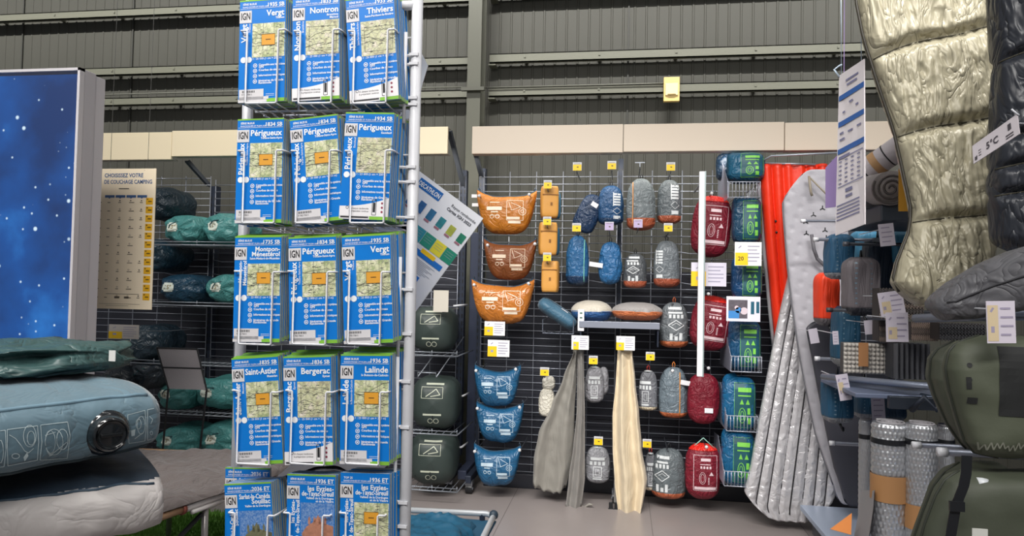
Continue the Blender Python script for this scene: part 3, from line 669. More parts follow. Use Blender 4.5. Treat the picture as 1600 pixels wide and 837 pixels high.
def logo_graphics(i, x, z, w_, h_, style, seed=0):
    """generic unreadable printed block: bars, a lozenge, pictograms, a frame"""
    rnd = random.Random(seed+5)
    lw = max(.0018, w_*.032)
    if style == 'peak':
        i.rect(x-w_/2, z+h_*.92, x+w_/2, z+h_, 6); i.rect(x-w_/2, z+h_*.80, x+w_*.4, z+h_*.85, 6)
        for k in range(4): i.rect(x-w_*.45+k*w_*.25, z+h_*.66, x-w_*.30+k*w_*.25, z+h_*.77, 2, 2)
        i.line([(x-w_*.5, z+h_*.45), (x, z+h_*.60), (x+w_*.5, z+h_*.45), (x, z+h_*.30), (x-w_*.5, z+h_*.45)], lw*1.6); i.line([(x-w_*.25, z+h_*.45), (x, z+h_*.52), (x+w_*.25, z+h_*.45)], lw)
        i.rect(x-w_*.4, z, x-w_*.22, z+h_*.2, 2, 3); i.rect(x-w_*.1, z+.0, x+w_*.1, z+h_*.12, 2, 2); i.rect(x+w_*.2, z, x+w_*.4, z+h_*.22, 2, 3)
    elif style == 'panel':
        i.frame(x-w_/2, z, x+w_/2, z+h_, lw*.55); i.rect(x-w_*.46, z+h_*.03, x+w_*.46, z+h_*.11, 8); i.rect(x-w_*.2, z+h_*.84, x+w_*.22, z+h_*.92, 5); i.rect(x-w_*.24, z+h_*.74, x+w_*.22, z+h_*.76, 5)
        for k in range(4): i.rect(x-w_*.22+k*w_*.13, z+h_*.63, x-w_*.14+k*w_*.13, z+h_*.70)
        i.ring(x-w_*.12, z+h_*.36, w_*.14, lw*.5, 12, rz=h_*.17); i.ring(x-w_*.12, z+h_*.36, w_*.08, lw*.4, 12, rz=h_*.12); 
        i.face([(x+w_*.16, z+h_*.44), (x+w_*.36, z+h_*.44), (x+w_*.26, z+h_*.55)])
        for k in range(5): i.rect(x+w_*.12, z+h_*(.18+.045*k), x+w_*.18, z+h_*(.205+.045*k))
    elif style == 'small':
        i.rect(x-w_*.45, z+h_*.88, x+w_*.45, z+h_, 6); 
        for k in range(4): i.rect(x-w_*.5+k*w_*.27, z+h_*.66, x-w_*.33+k*w_*.27, z+h_*.82, 2, 2)
        i.frame(x-w_*.26, z+h_*.12, x+w_*.26, z+h_*.58, lw*1.4); i.frame(x-w_*.12, z+h_*.22, x+w_*.12, z+h_*.48, lw*.8); i.rect(x-w_*.3, z, x+w_*.3, z+h_*.07, 4)
    elif style == 'side':   # word running vertically, drawn as blocks
        for k in range(5): i.rect(x-w_*.4, z+h_*(.5+.1*k), x+w_*.4, z+h_*(.565+.1*k), 3)
        i.rect(x-w_*.5, z+h_*.48, x-w_*.4, z+h_, 1, 5)
        i.line([(x-w_*.5, z+h_*.3), (x, z+h_*.42), (x+w_*.5, z+h_*.3), (x, z+h_*.18), (x-w_*.5, z+h_*.3)], lw*1.4)
        i.rect(x-w_*.4, z, x+w_*.4, z+h_*.12, 3, 2)
def sack(px, label, body, base=None, cat='stuff sack', y=YB, dr=.85, style=None, gx=0, gw=.6, gz=.2, gh=.6, ink='D4D8DA', seed=0, tilt=0, basefrac=.14, p=4.5, strap=None, top=None, group='packed sacks on hooks', loop=True, rot=None, wr=.03, name='stuff_sack', dmin=.0, rough=.4, tagx=None, bulge=0, loopc='1B1D22', pinch=.2):
    cx, zb, w_, h_ = Bx(*px, y); d = w_*dr
    t = thing(name, label, cat, (cx, y, zb), (0, tilt, rot or 0), group)
    tb = basefrac if base else 0; tt = 1-(top[1] if top else 0)
    full = sack_mesh(w_, d, h_, 0, 1, seed, p, wr, bool(base), bulge=bulge, pinch=pinch); bv = full.bvh()
    b = sack_mesh(w_, d, h_, tb, tt, seed, p, wr, bool(base), bulge=bulge, pinch=pinch); b.build('body', mat(body, rough, 0, .7, 20, .16, 8, crumple=True), t, True)
    if base: sack_mesh(w_*1.004, d*1.004, h_, 0, tb+.004, seed, p, wr, True, nv=14, bulge=bulge).build('base', nylon(base), t, True)
    if top: sack_mesh(w_*1.004, d*1.004, h_, tt-.004, 1, seed, p, wr, bool(base), nv=14, bulge=bulge).build('top_panel', nylon(top[0]), t, True)
    if style:
        i = Ink(onto(bv)); logo_graphics(i, gx*w_, gz*h_, gw*w_, gh*h_, style, seed); i.build('printed_graphic', mat(ink, .5), t)
    if loop:
        f = MB(); f.tube([(-.006, 0, h_*.98), (-.008, .0, h_+.02), (0, 0, h_+.034), (.008, 0, h_+.02), (.006, 0, h_*.98)], .003, 6); f.build('hanging_loop', mat(loopc, .6), t, True)
    if strap:
        f = MB(); sx = strap[1]*w_; pts = []
        for k in range(13):
            z = h_*(.98-.9*k/12); q = onto(bv, .003)(sx, z)
            if q is not None: pts.append(q)
        if len(pts) > 2: f.tube(pts, .0035, 6); f.build('drawcord', mat(strap[0], .6), t, True)
    if tagx is not None:
        f = MB(); f.box((tagx[0]*w_, -d*.5, tagx[1]*h_), (tagx[2]*w_, .002, .03), Matrix.Rotation(R(8), 3, 'Y')); f.build('care_tag', white, t)
    return t
# ---- half-moon pouches
def puff(outT, outB, w_, thick, nu=40, nv=20, wob=.0, seed=0, pw=.5, flatback=.6):
    """closed inflated shape: outT(s), outB(s) with s in -1..1; thick at centre"""
    def fn(u, v):   # u round the section front/back, v from left to right
        s = -1+2*v; th = 2*math.pi*u; zt, zb = outT(s), outB(s); zc, zh = (zt+zb)/2, (zt-zb)/2
        e = max(0, 1-abs(s)**3.2)**pw
        z = zc+zh*spow(math.cos(th), .8); y = -thick/2*e*spow(math.sin(th), .9)*(1 if math.sin(th) > 0 else flatback)
        x = s*w_/2
        q = wob*noise.noise(Vector((x*9+seed, z*9, seed+2*y)))+wob*.6*noise.noise(Vector((x*24+seed, z*17, seed)))
        return Vector((x, y+(q if math.sin(th) > 0 else -q)*e, z+q*.4*e))
    m = MB(); m.grid(fn, nu, nv, True, True); return m
def pouch(px, label, colr, ink, group, seed=0, sheen=.35, y=4.72, under=None, tag_=False):
    cx, zb, w_, h_ = Bx(*px, y)
    t = thing('half_moon_pouch', label, 'travel pillow pouch', (cx, y, zb), (0, 0, R(4)), group)
    T = lambda s: h_*(.84+.16*abs(s)**2.6+.012*math.sin(5*s+seed))
    B = lambda s: h_*(.80*abs(s)**5.5+.09*abs(s)**2)
    m = puff(T, B, w_, .15, 36, 44, .010, seed, .4); bv = m.bvh(); m.build('shell', mat(colr, sheen, 0, .7, 12, .12, 7, crumple=True), t, True)
    f = MB()
    if under:
        m2 = puff(lambda s: T(s)*.80, lambda s: B(s)*.98-.006, w_*.96, .19, 30, 34, .01, seed+3, .4); m2.build('lower_shell', mat(under, .5, 0, .3, 14, .1, 7), t, True)
        # front panel of the shell pokes out above it
    i = Ink(onto(bv)); x, z = w_*.02, h_*.30; W_, H_ = w_*.27, h_*.44
    i.frame(x, z, x+W_, z+H_, .0028); i.line([(x+W_*.1, z+H_*.95), (x+W_*.3, z+H_*.5), (x+W_*.85, z+H_*.68), (x+W_*.25, z+H_*.9)], .003); i.ring(x+W_*.95, z+H_*.45, W_*.22, .003, 12); i.ring(x+W_*.95, z+H_*.45, W_*.10, .003, 8)
    i.rect(x+W_*.1, z-H_*.16, x+W_*.85, z-H_*.04, 4); i.rect(x+W_*.02, z+H_*.05, x+W_*.8, z+H_*.17, 4)
    i.rect(-w_*.31, h_*.52, -w_*.06, h_*.60, 6); i.rect(-w_*.26, h_*.69, -w_*.10, h_*.705, 4); i.rect(-w_*.24, h_*.47, -w_*.12, h_*.495, 3); i.ring(-w_*.22, h_*.38, w_*.032, .0035, 10); i.ring(-w_*.13, h_*.38, w_*.032, .0035, 10); i.rect(-w_*.25, h_*.40, -w_*.1, h_*.41, 3)
    i.build('printed_graphic', mat(ink, .5), t)
    for s in (-1, 1):
        f = MB(); f.tube([(s*w_*.47, 0, h_*.93), (s*w_*.485, .01, h_*1.02), (s*w_*.47, .02, h_*1.07), (s*w_*.455, .01, h_*1.0)], .004, 6); f.build('loop', mat('3A2A18' if under else '1A2A3A', .6), t, True)
    f = MB(); pts = [(s*w_/2*.98, -.004, T(s)+.001) for s in [-1+k*.1 for k in range(21)]]; f.tube(pts, .0035, 6); f.build('zip_edge', mat('7A4010' if under else '1E4660', .5), t, True)
    if tag_:
        f = MB(); f.box((-w_*.53, -.005, h_*.86), (.045, .002, .022)); f.box((-w_*.52, -.005, h_*.66), (.045, .002, .022)); f.build('paper_tag', paper, t)
    return t
pouch((745, 297, 838, 366), 'large orange half-moon pouch hanging topmost of its column', 'B56E1E', 'F0E2CC', 'orange and brown half-moon pouches', 1, .4, under=None, tag_=True)
pouch((756, 373, 838, 437), 'brown half-moon pouch hanging between the two orange pouches', '7A431E', 'DDC8B0', 'orange and brown half-moon pouches', 2, .5)
pouch((737, 436, 834, 506), 'shiny orange half-moon pouch hanging below the brown one', 'BE7430', 'F4E6D2', 'orange and brown half-moon pouches', 3, .22, tag_=False)
pouch((741, 570, 813, 634), 'blue half-moon pouch, uppermost of the three blue ones', '1F587F', 'B9CCD8', 'blue half-moon pouches', 4)
pouch((744, 628, 818, 690), 'blue half-moon pouch hanging in the middle of three blue ones', '1F587F', 'B9CCD8', 'blue half-moon pouches', 5)
pouch((740, 694, 813, 758), 'blue half-moon pouch nearest the floor, below two others', '1F587F', 'B9CCD8', 'blue half-moon pouches', 6)
n = 0
for (x1, x2, y_, what) in ((749, 827, 297, 'top orange pouch'), (762, 836, 374, 'brown pouch'), (741, 826, 436, 'shiny orange pouch'), (744, 806, 570, 'top blue pouch'), (746, 812, 629, 'middle blue pouch'), (742, 812, 696, 'lowest blue pouch')):
    hook(x1, y_, 0, 'white-tipped hook holding the left corner of the %s' % what, y=4.60, price=None, ball=True)
    hook(x2, y_-2, 0, 'white-tipped hook holding the right corner of the %s' % what, y=4.60, price=None, ball=True)
# ---- price cards
def card(px, label, y=4.6, yel=(0, 0, .42, .62), photo=None, num=None, rotz=0, colr='F2F0F2', lines=5, group='price cards', name='price_card', tilt=0, hanger=True, cat='price card', ink='A29FB4', yc=None):
    cx, zb, w_, h_ = Bx(*px, y); t = thing(name, label, cat, (cx, y, zb), (0, tilt, rotz), group)
    f = MB(); f.box((0, .001, h_/2), (w_, .002, h_)); f.build('card', mat(colr, .4), t)
    if yel: i = Ink(flat(-.0008)); i.rect(-w_/2+yel[0]*w_, yel[1]*h_, -w_/2+yel[2]*w_, yel[3]*h_); i.build('yellow_block', mat(yc, .5) if yc else yellow, t)
    i = Ink(flat(-.001)); x0_ = -w_/2+w_*(.48 if yel else .15)
    for k in range(lines): i.rect(x0_, h_*(.18+.62*k/max(1, lines-1)), x0_+w_*(.44 if yel else .7)*(1-.2*(k % 3 == 0)), h_*(.18+.62*k/max(1, lines-1))+h_*.045)
    if yel and not num: i.rect(-w_*.36, h_*.25, -w_*.24, h_*.4)
    if yel: i.line([(-w_*.36, h_*.74), (-w_*.26, h_*.84)], h_*.05)
    i.build('printed_lines', mat(ink, .5), t)
    if num: i = Ink(flat(-.0012)); i.text(num, -w_*.27, h_*.22, h_*.24, 'c', True); i.build('number', mat('4A3A10', .5), t)
    if photo:
        i = Ink(flat(-.0012)); i.rect(-w_*.44, h_*.12, w_*.12, h_*.86); i.build('photo_print', mat(photo, .5, 0, 0, 1, .7, 40), t)
        i = Ink(flat(-.0016)); i.rect(-w_*.44, h_*.12, -w_*.12, h_*.42); i.disc(-w_*.15, h_*.45, h_*.12); i.build('photo_blue', mat('3F86C8', .5), t)
        i = Ink(flat(-.0016)); i.disc(w_*.02, h_*.42, h_*.15); i.disc(-w_*.2, h_*.55, h_*.08); i.build('photo_faces', mat('D8C8D0', .5), t)
        i = Ink(flat(-.0016)); i.rect(w_*.22, h_*.3, w_*.32, h_*.8); i.rect(w_*.38, h_*.35, w_*.47, h_*.8); i.build('photo_sacks', mat('1E5A70', .5), t)
    if group.startswith('tags'):
        f = MB(); f.tube([(0, .002, h_*.8), (0, .32, h_*.8)], .002, 5); f.build('tag_clip', mat('C9CBD2', .3), t)
    if hanger:
        f = MB(); f.tube([(0, .004, h_*.9), (0, YG-y-.01, h_*.9)], .003, 6); f.build('card_arm', mat('5A5F68', .3, .6), t)
    return t
card((757, 502, 789, 524), 'small white price card with yellow corner, directly below the shiny orange pouch')
card((762, 531, 796, 557), 'small white price card with yellow corner, just above the blue pouches')
card((893, 524, 920, 546), 'white price card at the top of the long grey hanging sheet', yel=(.1, 0, .42, .55))
card((963, 525, 992, 547), 'white price card at the top of the long cream hanging sheet', yel=(0, 0, .42, .55))
card((1080, 410, 1135, 447), 'lilac white price card between the two upper dark red sacks', y=4.55, colr='DAD6E4')
card((1148, 378, 1190, 415), 'white price card with number 20 on yellow among the green printed packs', y=4.42, num='20', yel=(.02, .02, .5, .55))
card((1135, 463, 1188, 502), 'white card with a small photo of people and two blue packs', y=4.42, yel=None, photo='5E5860', lines=0, colr='E4E2EE', group='photo cards')
# ---- ochre boxes
def ochre(px, label, back=True, seed=0, yaw=0):
    y = 4.70; cx, zb, w_, h_ = Bx(*px, y); t = thing('ochre_mug_box', label, 'box', (cx, y, zb), (0, 0, yaw), 'ochre yellow boxes on hooks')
    t.name = 'cardboard_sleeve_pack'
    T = lambda s: h_*(.98-.03*s*s); B = lambda s: h_*(.02+.03*s*s)
    def fn(u, v):
        z = h_*v; q = 1-abs(2*v-1)**6*.12; th = 2*math.pi*u; return Vector((w_/2*q*spow(math.cos(th), .35), .055*q*spow(math.sin(th), .35), z))
    f = MB(); f.grid(fn, 32, 16, True, True); f.build('wrapper', mat('D79B4A', .5, 0, .2, 20, .08, 6), t, True)
    f = MB(); f.box((0, -.0575, h_*.72), (w_*.96, .002, h_*.03)); f.box((w_*.05, -.058, h_*.42), (w_*.12, .002, h_*.1)); f.build('band', mat('8A5A20', .5), t)
    if back:
        f = MB(); 
        def f2(u, v):
            th = 2*math.pi*u; q = 1-abs(2*v-1)**5*.2; return Vector((w_*.34+w_*.44*q*spow(math.cos(th), .5), .085+.03*q*spow(math.sin(th), .5), h_*(.02+.86*v)))
        f.grid(f2, 24, 12, True, True); f.build('inner_cloth', mat('2F5F7A', .6, 0, .3, 20, .1, 6), t, True)
    f = MB(); f.tube([(0, 0, h_*.97), (-.005, 0, h_+.015), (.005, 0, h_+.015), (0, 0, h_*.97)], .0025, 5); f.build('loop', black, t)
ochre((845, 292, 872, 340), 'ochre wrapped pack with blue edge, highest of three below a yellow tag', yaw=R(14))
ochre((842, 348, 870, 398), 'ochre wrapped pack with blue edge, middle of three', yaw=R(14))
ochre((847, 408, 873, 456), 'plain ochre wrapped pack, lowest of three, above the teal pillow', back=False, yaw=R(-3))
for (x, y_, l) in ((856, 288, 'yellow tag above the highest ochre pack'), (855, 345, 'yellow tag above the middle ochre pack'), (855, 401, 'yellow tag above the lowest ochre pack')): hook(x, y_, 0, l)
# ---- upper stuff sacks
sack((889, 300, 925, 362), 'dark navy sack hanging at a slant beneath the leftmost high yellow tag', '17304F', None, tilt=R(24), seed=1, p=6, dr=.6, style=None, tagx=(.1, .75, .3))
sack((935, 290, 974, 352), 'blue sack with white peak print beneath the second high yellow tag', '1F4A74', '1A3554', style='side', gx=.25, gw=.32, gz=.14, gh=.66, seed=2, basefrac=.16)
sack((979, 279, 1024, 360), 'biggest grey sack with rust base and orange cord on silver-tagged hook', '6F777A', '9A4F33', strap=('D0915A', -.28), seed=3, p=4, basefrac=.22, y=4.74)
sack((1027, 281, 1064, 350), 'grey sack with rust base and vertical white print, top right of the grey ones', '5F666A', 'A0543A', style='side', gx=.22, gw=.36, gz=.2, gh=.68, seed=4, basefrac=.17)
sack((885, 368, 920, 446), 'bright blue sack with light green cord in the second row', '28608F', '16304E', strap=('7CC0B0', .3), seed=5, p=4, basefrac=.18)
sack((936, 378, 971, 444), 'bright blue crumpled sack with a white paper tag at its left', '2A6496', None, seed=6, wr=.06, tagx=(-.62, .45, .6))
sack((975, 396, 1010, 450), 'small dark grey sack with lozenge print and rust base in second row', '54585C', 'A0543A', style='peak', gx=-.1, gw=.55, gz=.2, gh=.7, seed=7, basefrac=.2)
sack((1021, 376, 1062, 449), 'grey sack with side print and rust base under a yellow tag, second row', '6C7378', '9A4F38', style='side', gx=-.28, gw=.28, gz=.2, gh=.6, seed=8, basefrac=.18)
sack((1031, 472, 1075, 543), 'grey sack with big white lozenge print right of the small shelf', '666C70', 'B0613C', style='peak', gx=.05, gw=.55, gz=.18, gh=.72, seed=9, basefrac=.15, loopc='B55A30')
sack((1030, 573, 1074, 652), 'grey blue sack with orange cord and rust base left of a dark red sack', '6A7780', 'B0603A', strap=('D08A40', .2), seed=10, basefrac=.12, tagx=(.42, .72, .4), loopc='D07A30')
sack((1019, 700, 1071, 777), 'grey sack with white lozenge print and rust base nearest the floor', '626A6E', 'A8583A', style='peak', gx=-.22, gw=.42, gz=.18, gh=.7, seed=11, basefrac=.15)
for (x, y_, l, pr) in ((902, 260, 'yellow tag high above the slanting navy sack', 'yellow'), (956, 258, 'yellow tag high above the blue sack with print', 'yellow'), (1048, 260, 'yellow tag high above the top right grey sack', 'yellow'),
    (901, 355, 'yellow tag above the bright blue sack with green cord', 'yellow'), (952, 353, 'silver lilac tag above the crumpled bright blue sack', 'l'), (997, 349, 'silver lilac tag below the biggest grey sack', 'l'), (1044, 355, 'yellow tag above the second row grey sack', 'yellow'),
    (851, 580, 'yellow tag above the white knotted bag', 'yellow'), (927, 562, 'yellow tag above the upper small grey bag', 'yellow'), (1016, 556, 'yellow tag above the small grey bag with red loop', 'yellow'), (935, 688, 'yellow tag above the lower small grey bag', 'yellow'), (1011, 692, 'yellow tag above the half hidden red looped bag', 'yellow')): hook(x, y_, 0, l, price=pr, size=(14, 13))
hook(1000, 255, 0, 'bare grey T-shaped hook above the biggest grey sack', price=None); hook(1052, 466, 0, 'bare hook above the lozenge print sack by the shelf', price=None); hook(1051, 570, 0, 'white tipped hook above the grey blue sack', price=None, ball=True); hook(1044, 696, 0, 'bare hook above the lowest lozenge print sack', price=None)
f = MB(); p = P(1000, 254, 4.6); f.box((p.x, 4.598, p.z), (.062, .006, .006)); f.box((p.x, 4.6, p.z-.012), (.005, .005, .03)); o = f.build('hook_end', steel); tag(o, 'thin T-shaped holder on the tip of the bare hook', 'holder')
# ---- small lower bags
def knot_bag(px, label, colr, seed, back=True, base=None, loopc='4A8A78', gx=0):
    t = sack(px, label, colr, base, style='small', gx=gx, gw=.62, gz=.14, gh=.6, seed=seed, p=5, dr=.7, group='small bags with drawn tops', loopc=loopc, name='drawstring_bag', cat='bag', basefrac=.1)
    cx, zb, w_, h_ = Bx(*px, YB)
    if back:
        m = sack_mesh(w_*.55, w_*.5, h_*.78, seed=seed+9, p=3); [None]; m.v = [(v[0]+w_*.45, v[1]+.03, v[2]+h_*.2) for v in m.v]; m.build('folded_side', nylon(colr), t, True)
    f = MB(); f.tube([(-w_*.2, -.01, h_*.97), (-w_*.05, -.03, h_*.99), (w_*.1, -.02, h_*.98), (w_*.2, 0, h_*.96)], .007, 6); f.build('gather', mat('BFC4C6', .5), t, True)
    return t
knot_bag((914, 572, 944, 629), 'small light grey bag with white print and extra folded side', '8B8B90', 21)
knot_bag((915, 697, 953, 754), 'small light grey bag with white print below the other, near the floor', '8E8F94', 22, back=False)
knot_bag((998, 578, 1027, 641), 'small grey bag with red loop and cream base right of the cream sheet', '74767C', 23, back=False, base='D8CBB0', loopc='B03028', gx=-.15)
knot_bag((1007, 706, 1025, 766), 'narrow grey bag half hidden behind the cream sheet', '707278', 24, back=False, base='C9BBA4', loopc='B03028')
t = sack((842, 606, 867, 651), 'white knotted cloth bag left of the long grey sheet', 'D5D0C2', None, seed=25, p=5, group='small bags with drawn tops', name='cloth_bag', cat='bag')
cx, zb, w_, h_ = Bx(842, 606, 867, 651, YB); m = sack_mesh(w_*.8, w_*.6, h_*.5, seed=26, p=3, wr=.05); m.v = [(v[0]+.01, v[1], v[2]+h_*.93) for v in m.v]; m.build('drawn_neck', nylon('BDB9AE'), t, True)
# ---- small shelf and pillows on it
cx, zb, w_, h_ = Bx(905, 503, 1031, 511, 4.62)
t = thing('wall_shelf', 'narrow grey metal shelf carrying the pillows', 'shelf', (cx, 4.62, zb))
f = MB(); f.box((0, .17, h_/2), (w_, .34, .012)); f.box((0, .002, h_*.4), (w_, .012, h_*1.3)); f.build('board', mat('8F94A2', .4, .3), t, bevel=.002)
for s in (-1, 1): f = MB(); f.prism([(-.004+s*w_*.48, h_*.2), (.004+s*w_*.48, h_*.2), (.004+s*w_*.48, -.12), (-.004+s*w_*.48, -.12)], .01, .34); f.build('bracket', darksteel, t)
def pillow(px, label, colr, under, y, seed, rot=0, thick=.3, tagc=False):
    cx, zb, w_, h_ = Bx(*px, y); t = thing('travel_pillow', label, 'pillow', (cx, y, zb), (0, rot, 0), 'pillows on the narrow shelf')
    T = lambda s: h_*(.50+.5*max(0, 1-abs(s)**2.6)**.6); B = lambda s: h_*(.50-.5*max(0, 1-abs(s)**4)**.6)
    m = puff(T, B, w_, thick, 32, 34, .008, seed, .4, 1); bt = MB(); 
    bt.v = m.v; bt.f = [f for f in m.f if sum(m.v[i][2] for i in f)/len(f) > h_*.5]; bt.mi = [0]*len(bt.f); bt.build('upper_fabric', fabric(colr), t, True)
    b2 = MB(); b2.v = m.v; b2.f = [f for f in m.f if sum(m.v[i][2] for i in f)/len(f) <= h_*.5]; b2.mi = [0]*len(b2.f); b2.build('lower_fabric', nylon(under), t, True)
    f = MB(); f.tube([(s*w_/2, -thick/2*max(0, 1-abs(s)**3.2)**.4*.98, h_*.5) for s in [-1+k*.1 for k in range(21)]], .003, 5); f.build('seam', mat(under, .6), t, True)
    if tagc: f = MB(); f.box((-w_*.22, -thick*.5-.006, h_*.1), (.04, .002, .14)); f.build('label_strip', paper, t); i = Ink(lambda x, z: Vector((x, -thick*.5-.0085, z))); [i.rect(-w_*.22-.008, h_*.1-.05+.03*k, -w_*.22+.008, h_*.1-.04+.03*k) for k in range(4)]; i.build('strip_print', mat('406858', .5), t)
pillow((892, 469, 957, 502), 'pillow with beige top and blue underside on the narrow shelf', 'BDB6A8', '2A5488', 4.78, 1, tagc=True)
pillow((955, 472, 1036, 500), 'wide pillow with grey top and orange underside on the narrow shelf', '8E8A88', 'D0784A', 4.78, 2)
cx, zb, w_, h_ = Bx(830, 478, 894, 512, 4.72); t = thing('roll_pillow', 'teal blue roll pillow lying tilted in a wire tray left of the shelf', 'pillow', (cx, 4.74, zb+.035), (0, R(33), 0))
def fn(u, v):
    th = 2*math.pi*u; x = (v-.5)*w_*1.1; e = (1-abs(2*v-1)**7)**.5; e = max(e, .05); q = 1+.04*noise.noise(Vector((x*20, math.cos(th)*2, math.sin(th)*2)))
    return Vector((x, .09*e*math.sin(th)*q, h_*.5+.052*e*math.cos(th)*q))
m = MB(); m.grid(fn, 30, 36, True, True); m.build('body', fabric('38627A'), t, True)
f = MB(); f.tube([fn(.93, k/12)+Vector((0, -.001, .001)) for k in range(13)], .003, 5); f.build('piping', mat('1F4055', .6), t, True); f = MB(); f.box((.03, -.045, h_*.5+.046), (.05, .03, .003)); f.build('care_tag', white, t)
cx, zb, w_, h_ = Bx(848, 500, 896, 521, 4.66); t = thing('wire_tray', 'small wire tray under the tilted teal roll pillow', 'tray', (cx, 4.66, zb))
f = MB(); f.tube([(-w_/2, .3, h_), (-w_/2, 0, h_), (-w_/2, 0, 0), (w_/2, 0, 0), (w_/2, 0, h_), (w_/2, .3, h_)], .004, 6); [f.tube([(-w_/2+w_*k/4, 0, 0), (-w_/2+w_*k/4, .32, 0)], .0025, 5) for k in range(5)]; f.build('wires', mat('6E7480', .3, .6), t, True)
# ---- long hanging sheets
def hang(name, label, left, right, ytop, ybot, y, colr, seed, folds=5, buckle=False, cat='hanging fabric', dep=.07, bottom=None):
    """left/right: pixel x as list along height"""
    n = len(left); zt = P((left[0]+right[0])/2, ytop, y).z; zb = P((left[-1]+right[-1])/2, ybot, y).z
    X0 = [P(left[i], ytop+(ybot-ytop)*i/(n-1), y).x for i in range(n)]; X1 = [P(right[i], ytop+(ybot-ytop)*i/(n-1), y).x for i in range(n)]
    cx0 = (X0[0]+X1[0])/2
    def at_(A, t): 
        k = min(int(t*(n-1)), n-2); f = t*(n-1)-k; f = f*f*(3-2*f)*.5+f*.5; return A[k]+(A[k+1]-A[k])*f
    t = thing(name, label, cat, (cx0, y, zb))
    def fn(u, v):
        th = 2*math.pi*u; a, b = at_(X0, 1-v), at_(X1, 1-v); cx, hw = (a+b)/2-cx0, (b-a)/2
        s = math.cos(th); x = cx+hw*spow(s, .8)
        fo = math.sin(folds*math.pi*(s*.5+.5)+seed+.9*noise.noise(Vector((seed, v*2.2, s))))
        dd = dep*(.55+.45*(1-v))
        yy = -spow(math.sin(th), .5)*dd*(.62+.38*fo) if math.sin(th) > 0 else -math.sin(th)*dd*.4
        rag = .03*noise.noise(Vector((s*2.5+seed, 0, 1)))*(1-v)**3*2
        yy += .006*noise.noise(Vector((x*20, v*14, seed)))
        return Vector((x, yy, (zt-zb)*v+rag+(0.02*s*s if v < .02 else 0)))
    m = MB(); m.grid(fn, 110, 70, True, True); m.build('cloth', mat(colr, .42, 0, .5, 5, .06, 5, .2, crumple=True, stretch=(2.5, 1, .5)), t, True)
    f = MB(); f.tube([((X0[0]+X1[0])/2-cx0-.02, 0, zt-zb-.01), ((X0[0]+X1[0])/2-cx0, 0, zt-zb+.05), ((X0[0]+X1[0])/2-cx0+.02, 0, zt-zb-.01)], .004, 6); f.build('hanging_loop', mat(colr, .6), t, True)
    return t
hang('hanging_liner', 'long pale grey sheet, wide lower part bulging left, hung at the price card', (897, 880, 862, 842, 834, 833), (903, 901, 898, 897, 893, 884), 547, 764, 4.74, '8A8780', 1, 3)
hang('hanging_liner', 'narrow grey sheet hanging just right of the bulging grey one', (903, 902, 901, 896, 889, 884), (912, 913, 914, 914, 914, 908), 547, 796, 4.68, '86837F', 2, 3, dep=.06)
t = hang('hanging_liner', 'long cream sheet reaching almost to the floor between small grey bags', (965, 962, 957, 957, 960, 966), (988, 993, 999, 1003, 1011, 1003), 546, 803, 4.68, 'D9C9AC', 3, 4, dep=.09)
cx, zb, w_, h_ = Bx(950, 780, 968, 798, 4.66); t = thing('strap_buckle', 'black plastic buckle on a strap beside the cream sheet hem', 'buckle', (cx, 4.66, zb))
f = MB(); f.box((-w_*.25, 0, h_*.4), (w_*.35, .012, h_*.7)); f.box((w_*.25, 0, h_*.4), (w_*.35, .012, h_*.7)); f.box((0, 0, h_*.1), (w_, .014, h_*.2)); f.build('clips', black, t, bevel=.002)
f = MB(); f.box((.01, .01, h_*1.7), (.02, .003, h_*2)); f.build('webbing', mat('6E6C6A', .7), t)
cx, zb, w_, h_ = Bx(903, 780, 925, 796, 4.7)
f = MB(); f.tube([(cx-.03, 4.7, zb+.03), (cx, 4.68, zb+.02), (cx+.03, 4.66, zb+.05), (cx+.05, 4.66, zb+.045)], .008, 6); o = f.build('grey_strap_end', mat('8A8780', .6), smooth=True); tag(o, 'loose grey strap end at the hem of the narrow grey sheet', 'strap')
# ---- dark red sacks
def red(px, label, seed, top=True, style='panel', tilt=0, carry=None):
    t = sack(px, label, '7A1428', None, y=4.72, dr=.7, style=style, gx=.04, gw=.66, gz=.2, gh=.62, ink='E6CDD2', seed=seed, top=('D8281E', .10) if top else None, tilt=tilt, group='dark red sleeping bag sacks', name='sleeping_bag_sack', cat='sleeping bag', p=4, wr=.025, rough=.5, bulge=.03, pinch=.06)
    if carry:
        cx, zb, w_, h_ = Bx(*px, 4.72); f = MB(); f.tube([(-w_*.3, -.02, h_*.93), (-.0, -.01, h_*1.10), (w_*.32, -.02, h_*.93)], .004, 6); f.build('carry_cord', mat(carry, .5), t, True)
    return t
red((1078, 306, 1137, 402), 'topmost dark red sack with bright red top behind the white pole', 31, tilt=R(5))
red((1074, 461, 1135, 547), 'second dark red sack with bright red top, below the lilac price card', 32, tilt=R(8))
t = red((1075, 583, 1123, 662), 'third dark red sack with only a tiny white tag at the foot of the pole', 33, top=False, style=None); cx, zb, w_, h_ = Bx(1075, 583, 1123, 662, 4.72)
f = MB(); f.box((w_*.14, -w_*.36, h_*.30), (.052, .003, .03)); f.build('care_tag', white, t)
red((1071, 692, 1125, 779), 'lowest dark red sack with green grey carry cord, near the floor', 34, carry='8FC0B0')
for x, y_, l in ((1112, 293, 'white tipped hook above the topmost dark red sack'), (1107, 450, 'white tipped hook above the second dark red sack'), (1107, 566, 'white tipped hook above the third dark red sack'), (1104, 689, 'white tipped hook above the lowest dark red sack')): hook(x, y_, 0, l, price=None, ball=True)
cx, zb, w_, h_ = Bx(1091, 268, 1102, 588, 4.5); xtop = P(1097.5, 268, 4.5).x; xbot = P(1092.5, 588, 4.5).x; cx = (xtop+xbot)/2
